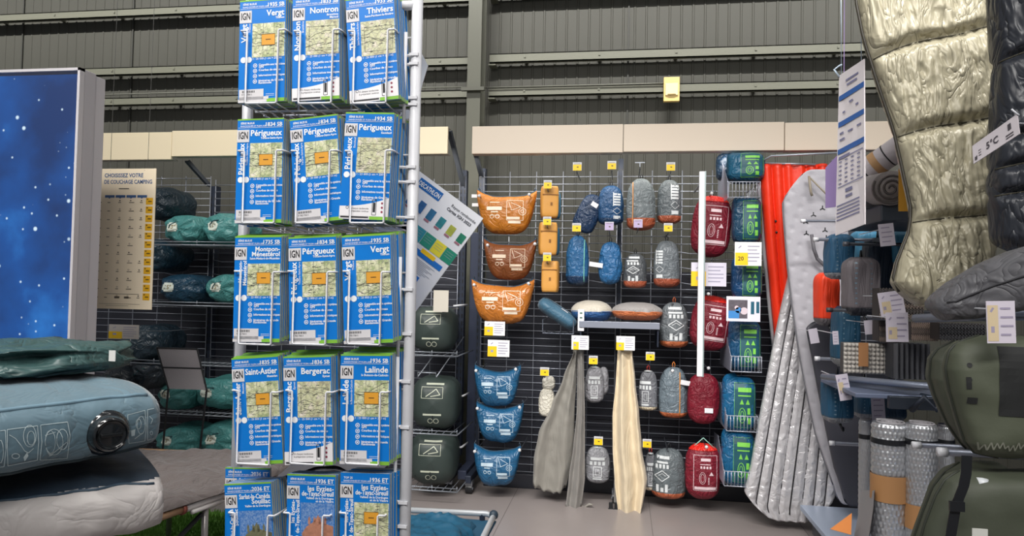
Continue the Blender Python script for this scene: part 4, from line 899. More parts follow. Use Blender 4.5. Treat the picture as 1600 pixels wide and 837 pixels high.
t = thing('white_pole', 'slim white vertical pole standing off the grid before the red sacks', 'pole', (cx, 4.5, zb))
f = MB(); f.box((0, 0, h_/2), (w_*.8, .03, h_)); f.build('profile', mat('F4F6FA', .25), t, bevel=.004); f = MB(); f.box((w_*.44, .0, h_/2), (.008, .036, h_)); f.build('edge_trim', mat('A8B8B8', .3, .4), t)
f = MB(); f.tube([(0, .01, h_*.95), (0, .48, h_*.95)], .006, 8); f.tube([(0, .01, h_*.52), (0, .48, h_*.52)], .006, 8); f.build('bracket', steel, t)
card((1037, 0, 1038, 1), 'x') if False else None
# ---- green printed blue packs in wire baskets
def gpack(px, bpx, label, blabel, seed, body='1A4A68', ch=True):
    y = 4.62; cx, zb, w_, h_ = Bx(*px, y)
    t = thing('mattress_pack', label, 'packed mattress', (cx, y, zb), (R(-4), 0, R(-8)), 'blue packs with green print')
    def fn(u, v):
        th = 2*math.pi*u; q = (1-abs(2*v-1)**5)**.4; q = max(q, .1)
        n_ = .03*noise.noise(Vector((math.cos(th)*2+seed, math.sin(th)*2, v*4)))
        ear = (.16 if math.cos(th) < 0 else .05)*max(0, v-.75)*4*abs(math.cos(th))**6
        return Vector((w_/2*(q*.95+n_+ear)*spow(math.cos(th), .55), .10*(q+n_)*spow(math.sin(th), .6), h_*(v+ear*.4)))
    m = MB(); m.grid(fn, 44, 32, True, True); bv = m.bvh(); m.build('cover', nylon(body), t, True)
    i = Ink(onto(bv)); W_, H_ = w_*.56, h_*.78; x, z = w_*.15, h_*.11
    i.rect(x-W_*.46, z+H_*.02, x+W_*.46, z+H_*.98, 6, 8); i.build('dark_label', mat('15505C', .5), t)
    i = Ink(onto(bv, .003)); i.frame(x-W_*.48, z, x+W_*.48, z+H_, .0018); i.rect(x-W_*.3, z+H_*.80, x+W_*.32, z+H_*.90, 4); i.rect(x-W_*.3, z+H_*.70, x+W_*.3, z+H_*.73, 4)
    i.face([(x-W_*.22, z+H_*.52), (x-W_*.02, z+H_*.52), (x-W_*.12, z+H_*.64)]); i.face([(x+W_*.06, z+H_*.52), (x+W_*.26, z+H_*.52), (x+W_*.16, z+H_*.64)])
    i.ring(x-W_*.1, z+H_*.27, W_*.16, .004, 12, rz=H_*.17); i.ring(x-W_*.1, z+H_*.27, W_*.08, .003, 10, rz=H_*.1); i.rect(x+W_*.15, z+H_*.3, x+W_*.28, z+H_*.44, 1, 2); i.rect(x+W_*.15, z+H_*.08, x+W_*.3, z+H_*.22, 1, 2)
    i.build('green_print', mat('7CCB4E', .5), t)
    if bpx:
        cx, zb, w_, h_ = Bx(*bpx, 4.48); b = thing('wire_basket', blabel, 'wire basket', (cx, 4.48, zb), group='small wire baskets under the blue packs')
        f = MB(); f.tube([(-w_/2, .50, h_), (-w_/2, 0, h_), (w_/2, 0, h_), (w_/2, .50, h_)], .0032, 6); f.tube([(-w_/2, .5, 0), (-w_/2, 0, 0), (w_/2, 0, 0), (w_/2, .5, 0)], .0032, 6)
        n_ = 9
        for k in range(n_+1): x_ = -w_/2+w_*k/n_; f.tube([(x_, 0, h_), (x_, 0, 0), (x_, .5, 0)], .002, 5)
        for k in range(1, 9): f.tube([(-w_/2, .5*k/9, h_), (-w_/2, .5*k/9, 0)], .002, 5); f.tube([(w_/2, .5*k/9, h_), (w_/2, .5*k/9, 0)], .002, 5)
        f.build('wires', mat('B9BECA', .3, .4), b, True)
        f = MB(); f.prism([(0, 0), (0, 1)], 0, 1) if False else f.add([(-w_/2-.004, .02, 0), (-w_/2-.004, .48, 0), (-w_/2-.004, .48, h_*2.6), (-w_/2-.004, .28, h_*2.8), (-w_/2-.004, .03, h_*1.1), (-w_/2-.001, .02, 0), (-w_/2-.001, .48, 0), (-w_/2-.001, .48, h_*2.6), (-w_/2-.001, .28, h_*2.8), (-w_/2-.001, .03, h_*1.1)], [(0, 1, 2, 3, 4), (9, 8, 7, 6, 5), (0, 5, 6, 1), (1, 6, 7, 2), (2, 7, 8, 3), (3, 8, 9, 4), (4, 9, 5, 0)])
        f.build('side_plate', mat('9FA3B4', .35, .4), b)
gpack((1134, 240, 1196, 286), (1139, 284, 1188, 308), 'blue pack lying highest, under the cream fascia, above the wire basket', 'highest wire basket beside the orange air mattress', 1, '1B5A78')
gpack((1142, 309, 1192, 384), None, 'blue pack with green print just above the yellow 20 card', '', 2, '15405C')
gpack((1141, 404, 1192, 470), None, 'blue pack with green print between the 20 card and the photo card', '', 3, '14406A')
gpack((1136, 500, 1190, 580), (1143, 557, 1190, 581), 'blue pack with green print right below the photo card', 'wire basket two below the photo card, third from the floor', 4, '14466A')
gpack((1126, 588, 1182, 674), (1136, 650, 1184, 674), 'brighter blue pack with green print, second from the floor', 'wire basket second from the floor by the silver mattress', 5, '155A84')
gpack((1125, 672, 1180, 758), (1132, 737, 1180, 760), 'brighter blue pack with green print, nearest the floor', 'wire basket nearest the floor by the silver mattress', 6, '155A84')
cx, zb, w_, h_ = Bx(1120, 238, 1150, 282, 4.8); t = thing('navy_pack', 'dark navy pack half hidden behind the highest blue pack', 'packed mattress', (cx, 4.83, zb)); sack_mesh(w_, .16, h_, seed=3, p=5).build('cover', nylon('14283C'), t, True)
f = MB(); f.box((0.02, -.085, .02), (.035, .002, .045)); f.build('paper_tag', paper, t)
# ================================================================== SLEEPING MATS (right of centre)
def uprightmat(name, label, lx, rx, ytop, ybot, y, mfn, cat='sleeping mat', dep=.03, nu=120, nv=90, dfn=None, ybotfn=None, topround=.0, botround=.0, lean=0):
    """flat mat hanging: lx(t), rx(t) pixel edges, t 0 top..1 bottom"""
    zt = P((lx(0)+rx(0))/2, ytop, y).z; zb = P((lx(1)+rx(1))/2, ybot, y).z; c0 = P((lx(1)+rx(1))/2, ybot, y).x; Hh = zt-zb
    t = thing(name, label, cat, (c0, y, zb))
    def edge(tt, s):
        py = ytop+(ybot-ytop)*tt; a, b = P(lx(tt), py, y).x, P(rx(tt), py, y).x; return (a+b)/2-c0, (b-a)/2
    def fn(u, v):
        th = 2*math.pi*u; tt = 1-v; cx, hw = edge(tt, 0); s = spow(math.cos(th), .5)
        sd = math.sin(th); d0 = dep*spow(sd, .35)
        zz = Hh*v
        if topround: zz -= topround*abs(s)**4*max(0, (v-.8)/.2)**1
        if botround: zz += botround*abs(s)**4*max(0, (.2-v)/.2)
        x = cx+hw*s; extra = dfn(s, v, x, zz) if (dfn and sd > 0) else 0
        return Vector((x, -d0-extra+lean*(v-1), zz))
    m = MB(); m.grid(fn, nu, nv, True, True); o = m.build('mat_body', mfn, t, True); return t, fn, Hh, m
lerp = lambda a, b, t: a+(b-a)*t
# orange-red air mattress (vertical tubes)
def tubes(n, A, w=1): return lambda s, v, x, z: A*abs(math.sin(math.pi*n*(s*.5+.5)))**.6
t, fn, Hh, m = uprightmat('air_mattress', 'bright orange-red air mattress with vertical tubes hanging from a wire rail', lambda t_: lerp(1187, 1212, t_**1.2), lambda t_: lerp(1292, 1300, t_), 258, 545, 4.62, mat('F0381A', .35, 0, .15, 30, .05, 5), dep=.02, dfn=tubes(6, .035), nu=260, nv=50)
f = MB(); f.tube([(fn(.5, k/16).x-.012, 0.0, Hh*k/16) for k in range(17)], .011, 8); f.build('grey_edge', mat('8A8A8E', .5), t, True)
f = MB(); p0 = fn(.32, .63); f.sphere((p0.x, p0.y-.002, p0.z), .008, 8); p0 = fn(.32, .69); f.sphere((p0.x, p0.y-.002, p0.z), .008, 8); f.build('marks', black, t)
f = MB(); a, b = P(1192, 252, 4.6), P(1320, 250, 4.6)
f.tube([(a.x, 5.0, a.z), (a.x, 4.55, a.z), (a.x+.03, 4.50, a.z+.015), (b.x, 4.45, b.z+.02)], .006, 8); f.tube([(a.x, 5.0, a.z-.03), (a.x+.02, 4.6, a.z-.012), (a.x+.3, 4.55, a.z-.03)], .006, 8); f.tube([(a.x, 4.62, a.z), (a.x, 4.62, a.z-.09)], .004, 6)
o = f.build('hanging_rail', mat('AEB6C0', .3, .5), smooth=True); tag(o, 'white wire rail the orange air mattress hangs from', 'rail')
# silver quilted mattress, crumpled tubes running diagonally
def sil(s, v, x, z):
    n = 8.0; ph = n*(s*.5+.5); a = abs(math.sin(math.pi*ph))**.5
    return .020*a+a*(.003*noise.noise(Vector((ph*1.3, z*9, 0)))+.004*(1-3*abs(noise.noise(Vector((ph*2.0, z*22, 2))))))
def slx(t_): return 1240-52*t_**.8-30*t_ if t_ < .85 else 1240-52*.85**.8-30*t_+max(0, (t_-.85))*20
silver = mat('CFCDD0', .34, .25, .5, 12, .06, 9, crumple=True)
t, fn, Hh, m = uprightmat('silver_mattress', 'crinkled silver grey air mattress with long slanting tubes reaching the floor', lambda t_: lerp(1240, 1159, t_**.85)+20*max(0, (t_-.94)/.06)**2, lambda t_: lerp(1335, 1302, t_)-12*max(0, (t_-.93)/.07)**2, 402, 812, 4.50, silver, dep=.022, dfn=sil, nu=360, nv=170, botround=.10)
for k in range(1, 8):
    f = MB(); s_ = 2*k/8-1; uu = math.acos(max(-1, min(1, spow(s_, 2))))/(2*math.pi); f.tube([fn(uu, j/40)+Vector((0, -.007, 0)) for j in range(1, 40)], .004, 5); f.build('weld_seam', mat('232226', .6), t, True)
# light grey dimpled mat
def dimple(s, v, x, z):
    a = math.sin(x*62+z*30)*math.sin(z*58-x*20); return .012*max(0, (1-abs(s)**6))**.5-.004*max(0, a)**2
pad = mat('A7A5AC', .5, 0, .12, 60, .04, 5)
t, fn, Hh, m = uprightmat('foam_mat', 'tall light grey self-inflating mat with dimples and rounded top', lambda t_: lerp(1223, 1302, t_**1.9)+20*max(0, 1-t_/.07)**2, lambda t_: lerp(1320, 1346, t_)-8*max(0, 1-t_/.07)**2, 266, 786, 4.28, pad, dep=.022, dfn=dimple, nu=200, nv=200, topround=.10, botround=.10)
bv = m.bvh(); i = Ink(onto(bv, .002)); c0 = t.location
for (px, py) in ((1258, 347), (1270, 336), (1284, 326), (1259, 365), (1288, 360), (1270+20, 372)):
    q = P(px, py, 4.26); x, z = q.x-c0.x, q.z-c0.z
    for a in (90, 210, 330): i.line([(x, z), (x+.016*math.cos(R(a)), z+.016*math.sin(R(a)))], .006, 1)
i.build('star_marks', black, t)
f = MB(); pts = [fn(.5, k/30)+Vector((-.002, 0, 0)) for k in range(31)]; f.tube(pts, .004, 6); f.build('edge_binding', mat('6A6A70', .5), t, True)
# separate dark grey sheet put in front of that mat, lower right
t, fn, Hh, m = uprightmat('foam_mat', 'dark grey sheet hanging in front of the lower dimpled mat, curved left edge', lambda t_: lerp(1260, 1316, t_**1.2), lambda t_: lerp(1344, 1349, t_), 500, 790, 4.16, mat('3A3A42', .5, 0, .1, 40, .05, 4), dep=.02, nu=60, nv=60, botround=.08, topround=.05)
# straps / hose on the mat
f = MB(); pts = [P(x, y_, 4.2) for x, y_ in ((1268, 366), (1272, 390), (1277, 404), (1292, 418), (1300, 424))]; f.tube(pts, .010, 8); o = f.build('grey_loop_strap', mat('5A585E', .6), smooth=True); tag(o, 'dark grey strap loop dangling in front of the dimpled mat', 'strap')
f = MB(); pts = [P(x, y_, 4.2) for x, y_ in ((1264, 275), (1267, 300), (1269, 306))]; f.tube(pts, .007, 8); pts = [P(x, y_, 4.2) for x, y_ in ((1266, 278), (1290, 302), (1302, 312))]; f.tube(pts, .005, 8); o = f.build('cord_with_toggle', mat('8A8070', .6), smooth=True); tag(o, 'tan cord hanging across the top of the dimpled mat', 'cord')
# ================================================================== LEFT SHELVING
def roundsack(px, label, colr, seed, y=4.55, length=.40, lab=True, yaw=0, group='teal rolled sacks', labx=-.15, labz=.55):
    cx, zb, w_, h_ = Bx(*px, y); t = thing('rolled_sleeping_bag', label, 'sleeping bag', (cx, y, zb), (0, 0, yaw), group)
    L_ = length
    def fn(u, v):
        th = 2*math.pi*u; e = (1-abs(2*v-1)**6)**.5; e = max(e, .03); c, s = math.cos(th), math.sin(th)
        end = max(0, 1-v*4); q = e*(1+.05*noise.noise(Vector((c*2+seed, s*2, v*4)))*2+.05*end*math.sin(7*th+seed))
        return Vector((w_/2*q*spow(c, .9), -.02+L_*v+.03*noise.noise(Vector((c*q*3+seed, s*q*3, 0)))*(1 if v < .2 else 0), h_/2+h_/2*q*spow(s, .9)))
    m = MB(); m.grid(fn, 44, 36, True, True); bv = m.bvh(); m.build('body', nylon(colr), t, True)
    if lab:
        i = Ink(onto(bv, .003)); x, z = labx*w_, labz*h_; a = .042; i.rect(x-a, z-a*.45, x+a, z+a*.45, 12, 6); i.rect(x-a*.75, z-a*.72, x+a*.75, z-a*.45, 10, 3); i.rect(x-a*.75, z+a*.45, x+a*.75, z+a*.72, 10, 3); i.build('round_label', mat('DCE4D8', .5), t)
        i = Ink(onto(bv, .004)); i.text('15°', x, z-.013, .038, 'c', True); i.build('label_print', mat('8A7A48', .5), t)
    f = MB(); f.tube([fn(k/16, .02)*1 for k in range(4, 9)], .004, 5); f.build('drawcord', mat('1E4A50', .6), t, True)
    return t
TE = '4A8C8A'; TD = '1E4258'
for px, l, c_, s in (((251, 334, 310, 380), 'teal rolled sack on the highest left shelf, nearer the wide paper chart', TE, 1), ((311, 331, 376, 380), 'teal rolled sack on the highest left shelf, nearer the map rack', TE, 2),
    ((241, 428, 312, 474), 'dark blue rolled sack on the second left shelf beside a teal one', TD, 3), ((318, 428, 376, 474), 'teal rolled sack on the second left shelf by the map rack', TE, 4),
    ((240, 594, 296, 643), 'teal rolled sack behind the small sign frame, left of pair', TE, 5), ((297, 591, 376, 641), 'teal rolled sack behind the small sign frame, right of pair', TE, 6),
    ((238, 669, 306, 712), 'teal rolled sack low down just above the grey quilt, left', TE, 7), ((306, 663, 378, 715), 'teal rolled sack low down just above the grey quilt, right', TE, 8)): roundsack(px, l, c_, s, group='rolled sleeping bags on the left shelving')
roundsack((215, 290, 268, 342), 'near black round sack half hidden behind the paper chart', '1A2A34', 9, lab=False, group='rolled sleeping bags on the left shelving', y=4.6)
roundsack((196, 372, 262, 424), 'dark blue grey sack mostly hidden behind the chart bottom right', '1C3644', 10, lab=False, group='rolled sleeping bags on the left shelving', y=4.6)
t = roundsack((182, 508, 250, 566), 'dark slate sack with white end tag behind the yellow price card', '24343F', 11, lab=False, group='rolled sleeping bags on the left shelving', y=4.5)
roundsack((196, 562, 262, 610), 'shiny black packed bag on the shelf above the blue air bed corner', '222B33', 12, lab=False, group='rolled sleeping bags on the left shelving', y=4.5)
roundsack((150, 575, 200, 620), 'black packed bag tucked behind the folded green air bed', '1C2228', 13, lab=False, group='rolled sleeping bags on the left shelving', y=4.4)
def wireshelf(x0, x1, yf, label, y=4.50, lip=8, dep=.5):
    a, b = P(x0, yf, y).x, P(x1, yf, y).x; z = P((x0+x1)/2, yf, y).z; z -= .004
    t = thing('wire_shelf', label, 'shelf', (0, y, z), group='wire shelves'); f = MB(); f.tube([(a, dep, 0), (a, 0, 0), (b, 0, 0), (b, dep, 0)], .005, 6); f.tube([(a, .0, .022), (b, .0, .022)], .0035, 6)
    n_ = int((b-a)/.05)
    for k in range(n_+1): f.tube([(a+(b-a)*k/n_, 0, 0), (a+(b-a)*k/n_, dep, 0)], .0022, 5)
    for k in range(5): x = a+(b-a)*k/4; f.tube([(x, 0, 0), (x, 0, .035)], .003, 5)
    f.build('wires', mat('8A9098', .3, .5), t, True)
wireshelf(110, 376, 381, 'wire shelf under the highest pair of teal sacks'); wireshelf(110, 376, 475, 'wire shelf under the dark blue and teal sacks'); wireshelf(110, 376, 567, 'wire shelf behind the top of the small sign frame')
wireshelf(110, 376, 644, 'wire shelf crossing behind the legs of the small sign frame'); wireshelf(110, 376, 716, 'lowest wire shelf just above the grey quilt')
# paper chart
YC2 = 3.4
a = P(159, 262, YC2); b = P(244, 263, YC2); c_ = P(243, 484, YC2); Wc = (b.x-P(152, 400, YC2).x)*1.02; Hc = b.z-c_.z
t = thing('size_chart', 'tall cream chart headed choisissez votre couchage camping, right of the lit sign', 'chart', (b.x-Wc/2, YC2, c_.z))
f = MB(); f.box((0, .003, Hc/2), (Wc, .006, Hc)); f.build('board', mat('EBDCC2', .5), t, bevel=.001)
f = MB(); f.tube([(Wc*.30, 0, Hc*.985), (Wc*.33, .01, Hc+.03), (Wc*.33, .02, Hc+1.2)], .0012, 5); f.tube([(-Wc*.30, 0, Hc*.985), (-Wc*.33, .01, Hc+.03), (-Wc*.33, .02, Hc+1.2)], .0012, 5); f.build('hanging_wire', mat('3A3A38', .5), t)
X = lambda u: -Wc/2+Wc*u
Z = lambda v: Hc*(1-v)
i = Ink(flat(-.001)); i.text('CHOISISSEZ VOTRE', X(.10), Z(.062), .030, 'l', True, maxw=Wc*.68); i.text('DE COUCHAGE CAMPING', X(.10), Z(.108), .030, 'l', True, maxw=Wc*.84)
for k in range(4): i.rect(X(.12+.19*k), Z(.208), X(.12+.19*k+.17), Z(.19)); i.face([(X(.18+.19*k), Z(.208)), (X(.22+.19*k), Z(.208)), (X(.20+.19*k), Z(.216))])
i.build('blue_print', mat('3A5A88', .5), t)
i = Ink(flat(-.0012)); rnd = random.Random(4)
for r in range(12):
    v = .237+.0615*r
    for k in range(4):
        if k == 3 and r in (5, 6, 9, 10): continue
        x = .17+.19*k; i.rect(X(x), Z(v+.008), X(x+.05+.04*(k == 2)), Z(v+.003)); 
        if k > 0: i.rect(X(x+.015), Z(v-.003), X(x+.04), Z(v-.012)) if (r % 3 == 0 or k == 3) else i.ring(X(x+.03), Z(v-.008), .004, .0015, 8)
    i.disc(X(.055), Z(v+.005), .0035, 6)
i.rect(X(.35), Z(.925), X(.44), Z(.91)); i.rect(X(.52), Z(.925), X(.6), Z(.91)); i.rect(X(.2), Z(.895), X(.78), Z(.892)); i.rect(X(.08), Z(.965), X(.8), Z(.963)); i.rect(X(.2), Z(.978), X(.6), Z(.976)); i.rect(X(.36), Z(.147), X(.54), Z(.14))
i.build('fine_print', mat('6E6458', .5), t)
i = Ink(flat(-.0012))
for r in range(12): v = .237+.0615*r; i.rect(X(.845), Z(v+.02), X(.965), Z(v-.028))
i.build('yellow_squares', mat('DDA81C', .5), t)
i = Ink(flat(-.0016))
for r in range(12): v = .237+.0615*r; i.rect(X(.885), Z(v+.002), X(.945), Z(v-.006)); i.rect(X(.86), Z(v-.014), X(.885), Z(v-.022))
i.build('square_print', mat('5A4310', .5), t)
# tilted price card, left
card((170, 507, 217, 529), 'tilted price card with yellow half before the dark slate sack', y=4.1, yel=(0, 0, .45, .5), tilt=0, group='price cards', hanger=False, colr='CFC8C2')
f = MB(); p = P(195, 518, 4.1); f.tube([(p.x, 4.105, p.z), (p.x, 4.56, p.z-.02), (p.x, 5.0, p.z-.02)], .003, 5); o = f.build('card_holder_arm', steel); tag(o, 'thin arm holding the tilted price card at far left', 'card holder')
# small sign frame on wire legs
YS = 4.2
TL_, TR_, BRR, BLL = P(245, 543, YS), P(308, 545, YS), P(323, 609, YS-.05), P(263, 607, YS-.05)
t = thing('sign_frame', 'leaning grey mesh sign frame on thin black legs before the teal sacks', 'sign stand', (0, 0, 0))
f = MB()
f.add([TL_, TR_, BRR, BLL, TL_+Vector((0, .004, 0)), TR_+Vector((0, .004, 0)), BRR+Vector((0, .004, 0)), BLL+Vector((0, .004, 0))], [(0, 1, 2, 3), (7, 6, 5, 4), (0, 4, 5, 1), (1, 5, 6, 2), (2, 6, 7, 3), (3, 7, 4, 0)]); f.build('mesh_sheet', mat('8E898C', .6, 0, .2, 200), t)
f = MB(); f.tube([TL_, TR_], .006, 6); f.tube([TL_.lerp(BLL, .48), TR_.lerp(BRR, .48)], .005, 6); f.tube([TL_, BLL], .006, 6); f.tube([TR_, BRR], .006, 6); f.build('frame', black, t)
for (q, x2) in ((BLL, 254), (BRR, 312)):
    e_ = P(x2, 705, YS-.05); f = MB(); f.tube([q, e_, Vector((e_.x-.03, e_.y, .01))], .007, 6); f.build('leg', black, t)
# column of dark green packs right of the rack
def darkpack(px, label, seed, box=False):
    y = 4.55; cx, zb, w_, h_ = Bx(*px, y); t = thing('tent_pack', label, 'packed tent', (cx, y, zb), (0, 0, R(6)), 'dark green packs left of the column')
    def fn(u, v):
        th = 2*math.pi*u; c, s = math.cos(th), math.sin(th); q = (1-abs(2*v-1)**4)**.5; q = max(q, .05)
        return Vector((w_/2*q*spow(c, .6)*(1+.05*noise.noise(Vector((seed, c*2, v*3)))), -.02+.42*v, h_/2+h_/2*(q if s < 0 else q*(1-.1*v))*spow(s, .6)+.01*noise.noise(Vector((c*3, v*6, seed)))))
    m = MB(); m.grid(fn, 44, 30, True, True); bv = m.bvh(); m.build('body', mat('343F3C', .5, 0, .4, 14, .12, 6), t, True)
    i = Ink(onto(bv, .003)); x, z = -w_*.0, h_*.62; i.frame(x-w_*.24, z, x+w_*.2, z+h_*.2, .003); i.line([(x-w_*.15, z+.01), (x+.02, z+h_*.17), (x+w_*.15, z+h_*.07), (x-w_*.05, z+.012)], .005); i.rect(x-w_*.15, z+h_*.24, x+w_*.22, z+h_*.27, 4)
    i.rect(x-w_*.2, h_*.30, x+w_*.18, h_*.335, 4); i.ring(x-w_*.05, h_*.20, .016, .004, 10); i.ring(x+w_*.07, h_*.20, .016, .004, 10); i.build('printed_graphic', mat('C6CBB8', .5), t)
    f = MB(); f.tube([fn(.75, 0.02)+Vector((0, 0, 0)), fn(.75, .05), fn(.6, .1)], .004, 5); f.build('strap', mat('20282A', .6), t)
darkpack((640, 478, 708, 552), 'dark green grey pack behind the lower tip of the tilted poster', 1)
darkpack((640, 590, 713, 674), 'dark green grey pack in the middle of the shelving left of the column', 2)
darkpack((636, 680, 710, 762), 'dark green grey pack nearest the floor left of the column', 3)
for (yf, l) in ((553, 'wire shelf under the upper dark green pack'), (675, 'wire shelf under the middle dark green pack'), (763, 'wire shelf just above the floor under the lowest dark green pack')): wireshelf(560, 714, yf, l)
f = MB(); zb = P(690, 475, 4.5).z; cx = P(689, 470, 4.5).x; f.box((cx, 4.5, zb+.02), (.10, .004, .14)); f.box((cx, 4.75, zb-.04), (.004, .5, .004)); o = f.build('paper_notice', mat('CFC9BC', .5)); tag(o, 'small blank beige notice above the upper dark green pack', 'notice')
for (x, y_, l) in ((667, 582, 'pair of thin prongs above the middle dark green pack'),):
    p = P(x, y_, 4.45); f = MB(); f.tube([(p.x-.06, 4.45, p.z-.03), (p.x-.06, 4.45, p.z), (p.x+.06, 4.45, p.z), (p.x+.06, 4.45, p.z-.03)], .004, 6); f.tube([(p.x-.06, 4.45, p.z-.03), (p.x+.0, 4.98, p.z+.2)], .004, 6); f.tube([(p.x+.06, 4.45, p.z-.03), (p.x+.12, 4.98, p.z+.2)], .004, 6); o = f.build('wire_prongs', mat('8A9098', .3, .5), smooth=True); tag(o, l, 'hook')
for (x, y_, l) in ((718, 620, 'white tipped peg on the upright beside the middle green pack'), (715, 478, 'white tipped peg on the upright beside the poster'), (716, 700, 'bent white peg on the upright beside the lowest green pack')):
    p = P(x, y_, 4.85); f = MB(); f.tube([(p.x-.03, 4.85, p.z), (p.x+.02, 4.86, p.z+.006), (p.x+.03, 5.02, p.z+.006)], .007, 8); o = f.build('white_peg', mat('D8DADE', .3), smooth=True); tag(o, l, 'peg')

# ================================================================== FOREGROUND AIR BEDS (left)
def airbed(label, zt, zb, farx, fary, nearx, colr, seed, depthY=(.9, 1.9), topc=None, puffb=.06, sidec=None):
    pass
def Pd(px, py, d):
    r_ = ray(px, py); return CAM+r_*d
C1, C0 = Pd(243, 650, 1.92), Pd(0, 690, 1.60)
bd = Vector((C1.x-C0.x, C1.y-C0.y, 0)).normalized(); bn_ = Vector((bd.y, -bd.x, 0))   # along the side, outward from it
def W_(x, y, z): return Vector((C1.x, C1.y, 0))+bn_*x+bd*y+Vector((0, 0, z))
def bedmesh(z0, z1, length, wdt, seed, rnd_=.03, crown=.03, off=0, pin=.10, ext=0, W_=None):
    W_ = W_ or globals()['W_']
    def fn(u, v):        # v along the side, 1 = far corner
        th = 2*math.pi*u; c, s = math.cos(th), math.sin(th); y = ext-length*(1-v)
        zc, zh = (z0+z1)/2, (z1-z0)/2; q = spow(c, .22); x = -wdt/2+wdt/2*q; zz = zc+zh*spow(s, .30)
        bul = rnd_*max(0, 1-(abs(zz-zc)/zh)**2.2) if c > 0 else 0
        x += bul; wr_ = .004*noise.noise(Vector((x*16+seed, y*22, zz*14)))+.003*(1-3*abs(noise.noise(Vector((x*9, y*13, zz*10+seed)))))
        x += wr_; edge_ = max(0, 1-abs(q)**6)
        zz += crown*edge_*(1 if s > 0 else -.2)+.007*noise.noise(Vector((x*7, y*7, seed)))*edge_+.004*noise.noise(Vector((y*22, seed, 0)))
        endb = max(0, 1-(ext-y)/.08); x -= endb**2*.010; zz = zc+(zz-zc)*(1-endb**2*pin)
        return W_(x+off, y, zz)
    m = MB(); m.grid(fn, 128, 90, True, True); return m, fn
b1z1, b1z0 = P(0, 640, 1).z, 0
bt1 = (Pd(0, 640, 1.60).z+Pd(238, 607, 1.92).z)/2; bb1 = Pd(0, 758, 1.60).z*.5+Pd(240, 697, 1.92).z*.5
t = thing('inflatable_bed', 'thick slate blue inflatable bed with round black valve, top of the stack', 'air bed', (0, 0, 0))
m, fn1 = bedmesh(bb1, bt1, 1.5, 1.0, 3); bv1 = m.bvh(); m.build('body', mat('58727F', .5, 0, .45, 9, .07, 5, .3, crumple=True), t, True)
def seam(zoff, z, r_, bv, wav=.004, pin=0, ext=0, W_=None, nn=None):
    pts = []; W_ = W_ or globals()['W_']; bn_ = nn or globals()['bn_']
    for k in range(90):
        y = ext-.02-1.45*k/89; zz = z+wav*noise.noise(Vector((y*16, zoff, 0)))+pin*max(0, 1+(y-ext)/.10)**2; h = bv.ray_cast(W_(.5, y, zz), -bn_)
        if h[0] is not None: pts.append(h[0])
    f = MB(); f.tube(pts, r_, 8); return f
seam(1, bt1-.007, .0055, bv1, pin=-.010).build('top_seam', mat('6E8A9A', .5), t, True)
seam(2, bb1+.014, .0055, bv1, pin=.010).build('bottom_seam', mat('26383F', .5), t, True)
def find(px, py, bv):
    h = bv.ray_cast(CAM, ray(px, py).normalized()); return h[0], h[1]
q, nq = find(167, 676, bv1)
q = q or W_(0, -.3, (bt1+bb1)/2)
t2 = MB(); rv = .043
def vf(u, v):
    th = 2*math.pi*u; prof = [(1.30, -.006), (1.18, .004), (1.06, .010), (1.02, .024), (.96, .036), (.84, .042), (.76, .036), (.0, .040)]
    k = v*7; a = min(int(k), 6); f_ = k-a; rr = prof[a][0]*(1-f_)+prof[a+1][0]*f_; hh = prof[a][1]*(1-f_)+prof[a+1][1]*f_; rr = max(rr, .01)
    return Vector((hh, rv*rr*math.cos(th), rv*rr*math.sin(th)))
tocam = (CAM-q); tocam.z *= .3; tocam.normalize()
vdir = (bn_*.6+tocam*.55).normalized(); rotv = vdir.to_track_quat('X', 'Z').to_matrix()
t2.grid(lambda u, v: q+rotv @ vf(u, v), 48, 28, True, False); o = t2.build('valve', mat('0F1215', .16, 0, 0, 1, 0, 1, 0, 0, 1, .6), t, True)
f = MB(); f.box(q+rotv @ Vector((.040, 0, 0)), (.008, .05, .010), rotv); f.build('grip', mat('101214', .25), o, bevel=.003)
# printed instructions on the side
I = Ink(lambda a, z: Vector((0, a, z)))
def side_panel(px0, px1, py_t0, py_b0, kind):
    pass
ik = Ink(lambda px, py: (lambda h: None if h[0] is None else h[0]+(h[1] if h[1].x > 0 else -h[1])*.0015)(find_(px, py)))
def find_(px, py): return bv1.ray_cast(CAM, ray(px, py).normalized())
# the picture strips are traced in photograph coordinates once and laid on the real side surface
ik.line([(12, 668), (50, 664), (106, 658), (104, 672), (110, 690), (108, 720)], 1) if False else None
def pl(pts, w=1.0): ik.line(pts, w, 9)
pl([(11, 671), (58, 665), (60, 690), (58, 718), (12, 727), (11, 700), (11, 671)]); pl([(63, 664), (105, 659), (109, 680), (105, 715), (62, 718), (65, 690), (63, 664)]); pl([(0, 673), (8, 672), (9, 700), (6, 728), (0, 729)])
pl([(14, 679), (24, 685), (32, 695), (38, 704), (44, 707), (52, 700)]); ik.ring(46, 681, 10, 1, 14, rz=17); ik.ring(48, 684, 6, 1, 12, rz=11); ik.ring(24, 712, 6, 1, 10, rz=4); ik.ring(0, 705, 5, 1, 10, rz=18)
ik.face([(36, 714), (42, 706), (44, 712), (38, 720)]); ik.ring(84, 690, 14, 1, 16, rz=20); ik.ring(78, 690, 8, .8, 12, rz=18); ik.ring(97, 686, 9, 1, 14, rz=16); pl([(76, 712), (92, 700), (104, 690)]); pl([(70, 680), (86, 675)]); ik.face([(73, 706), (82, 710), (78, 712)])
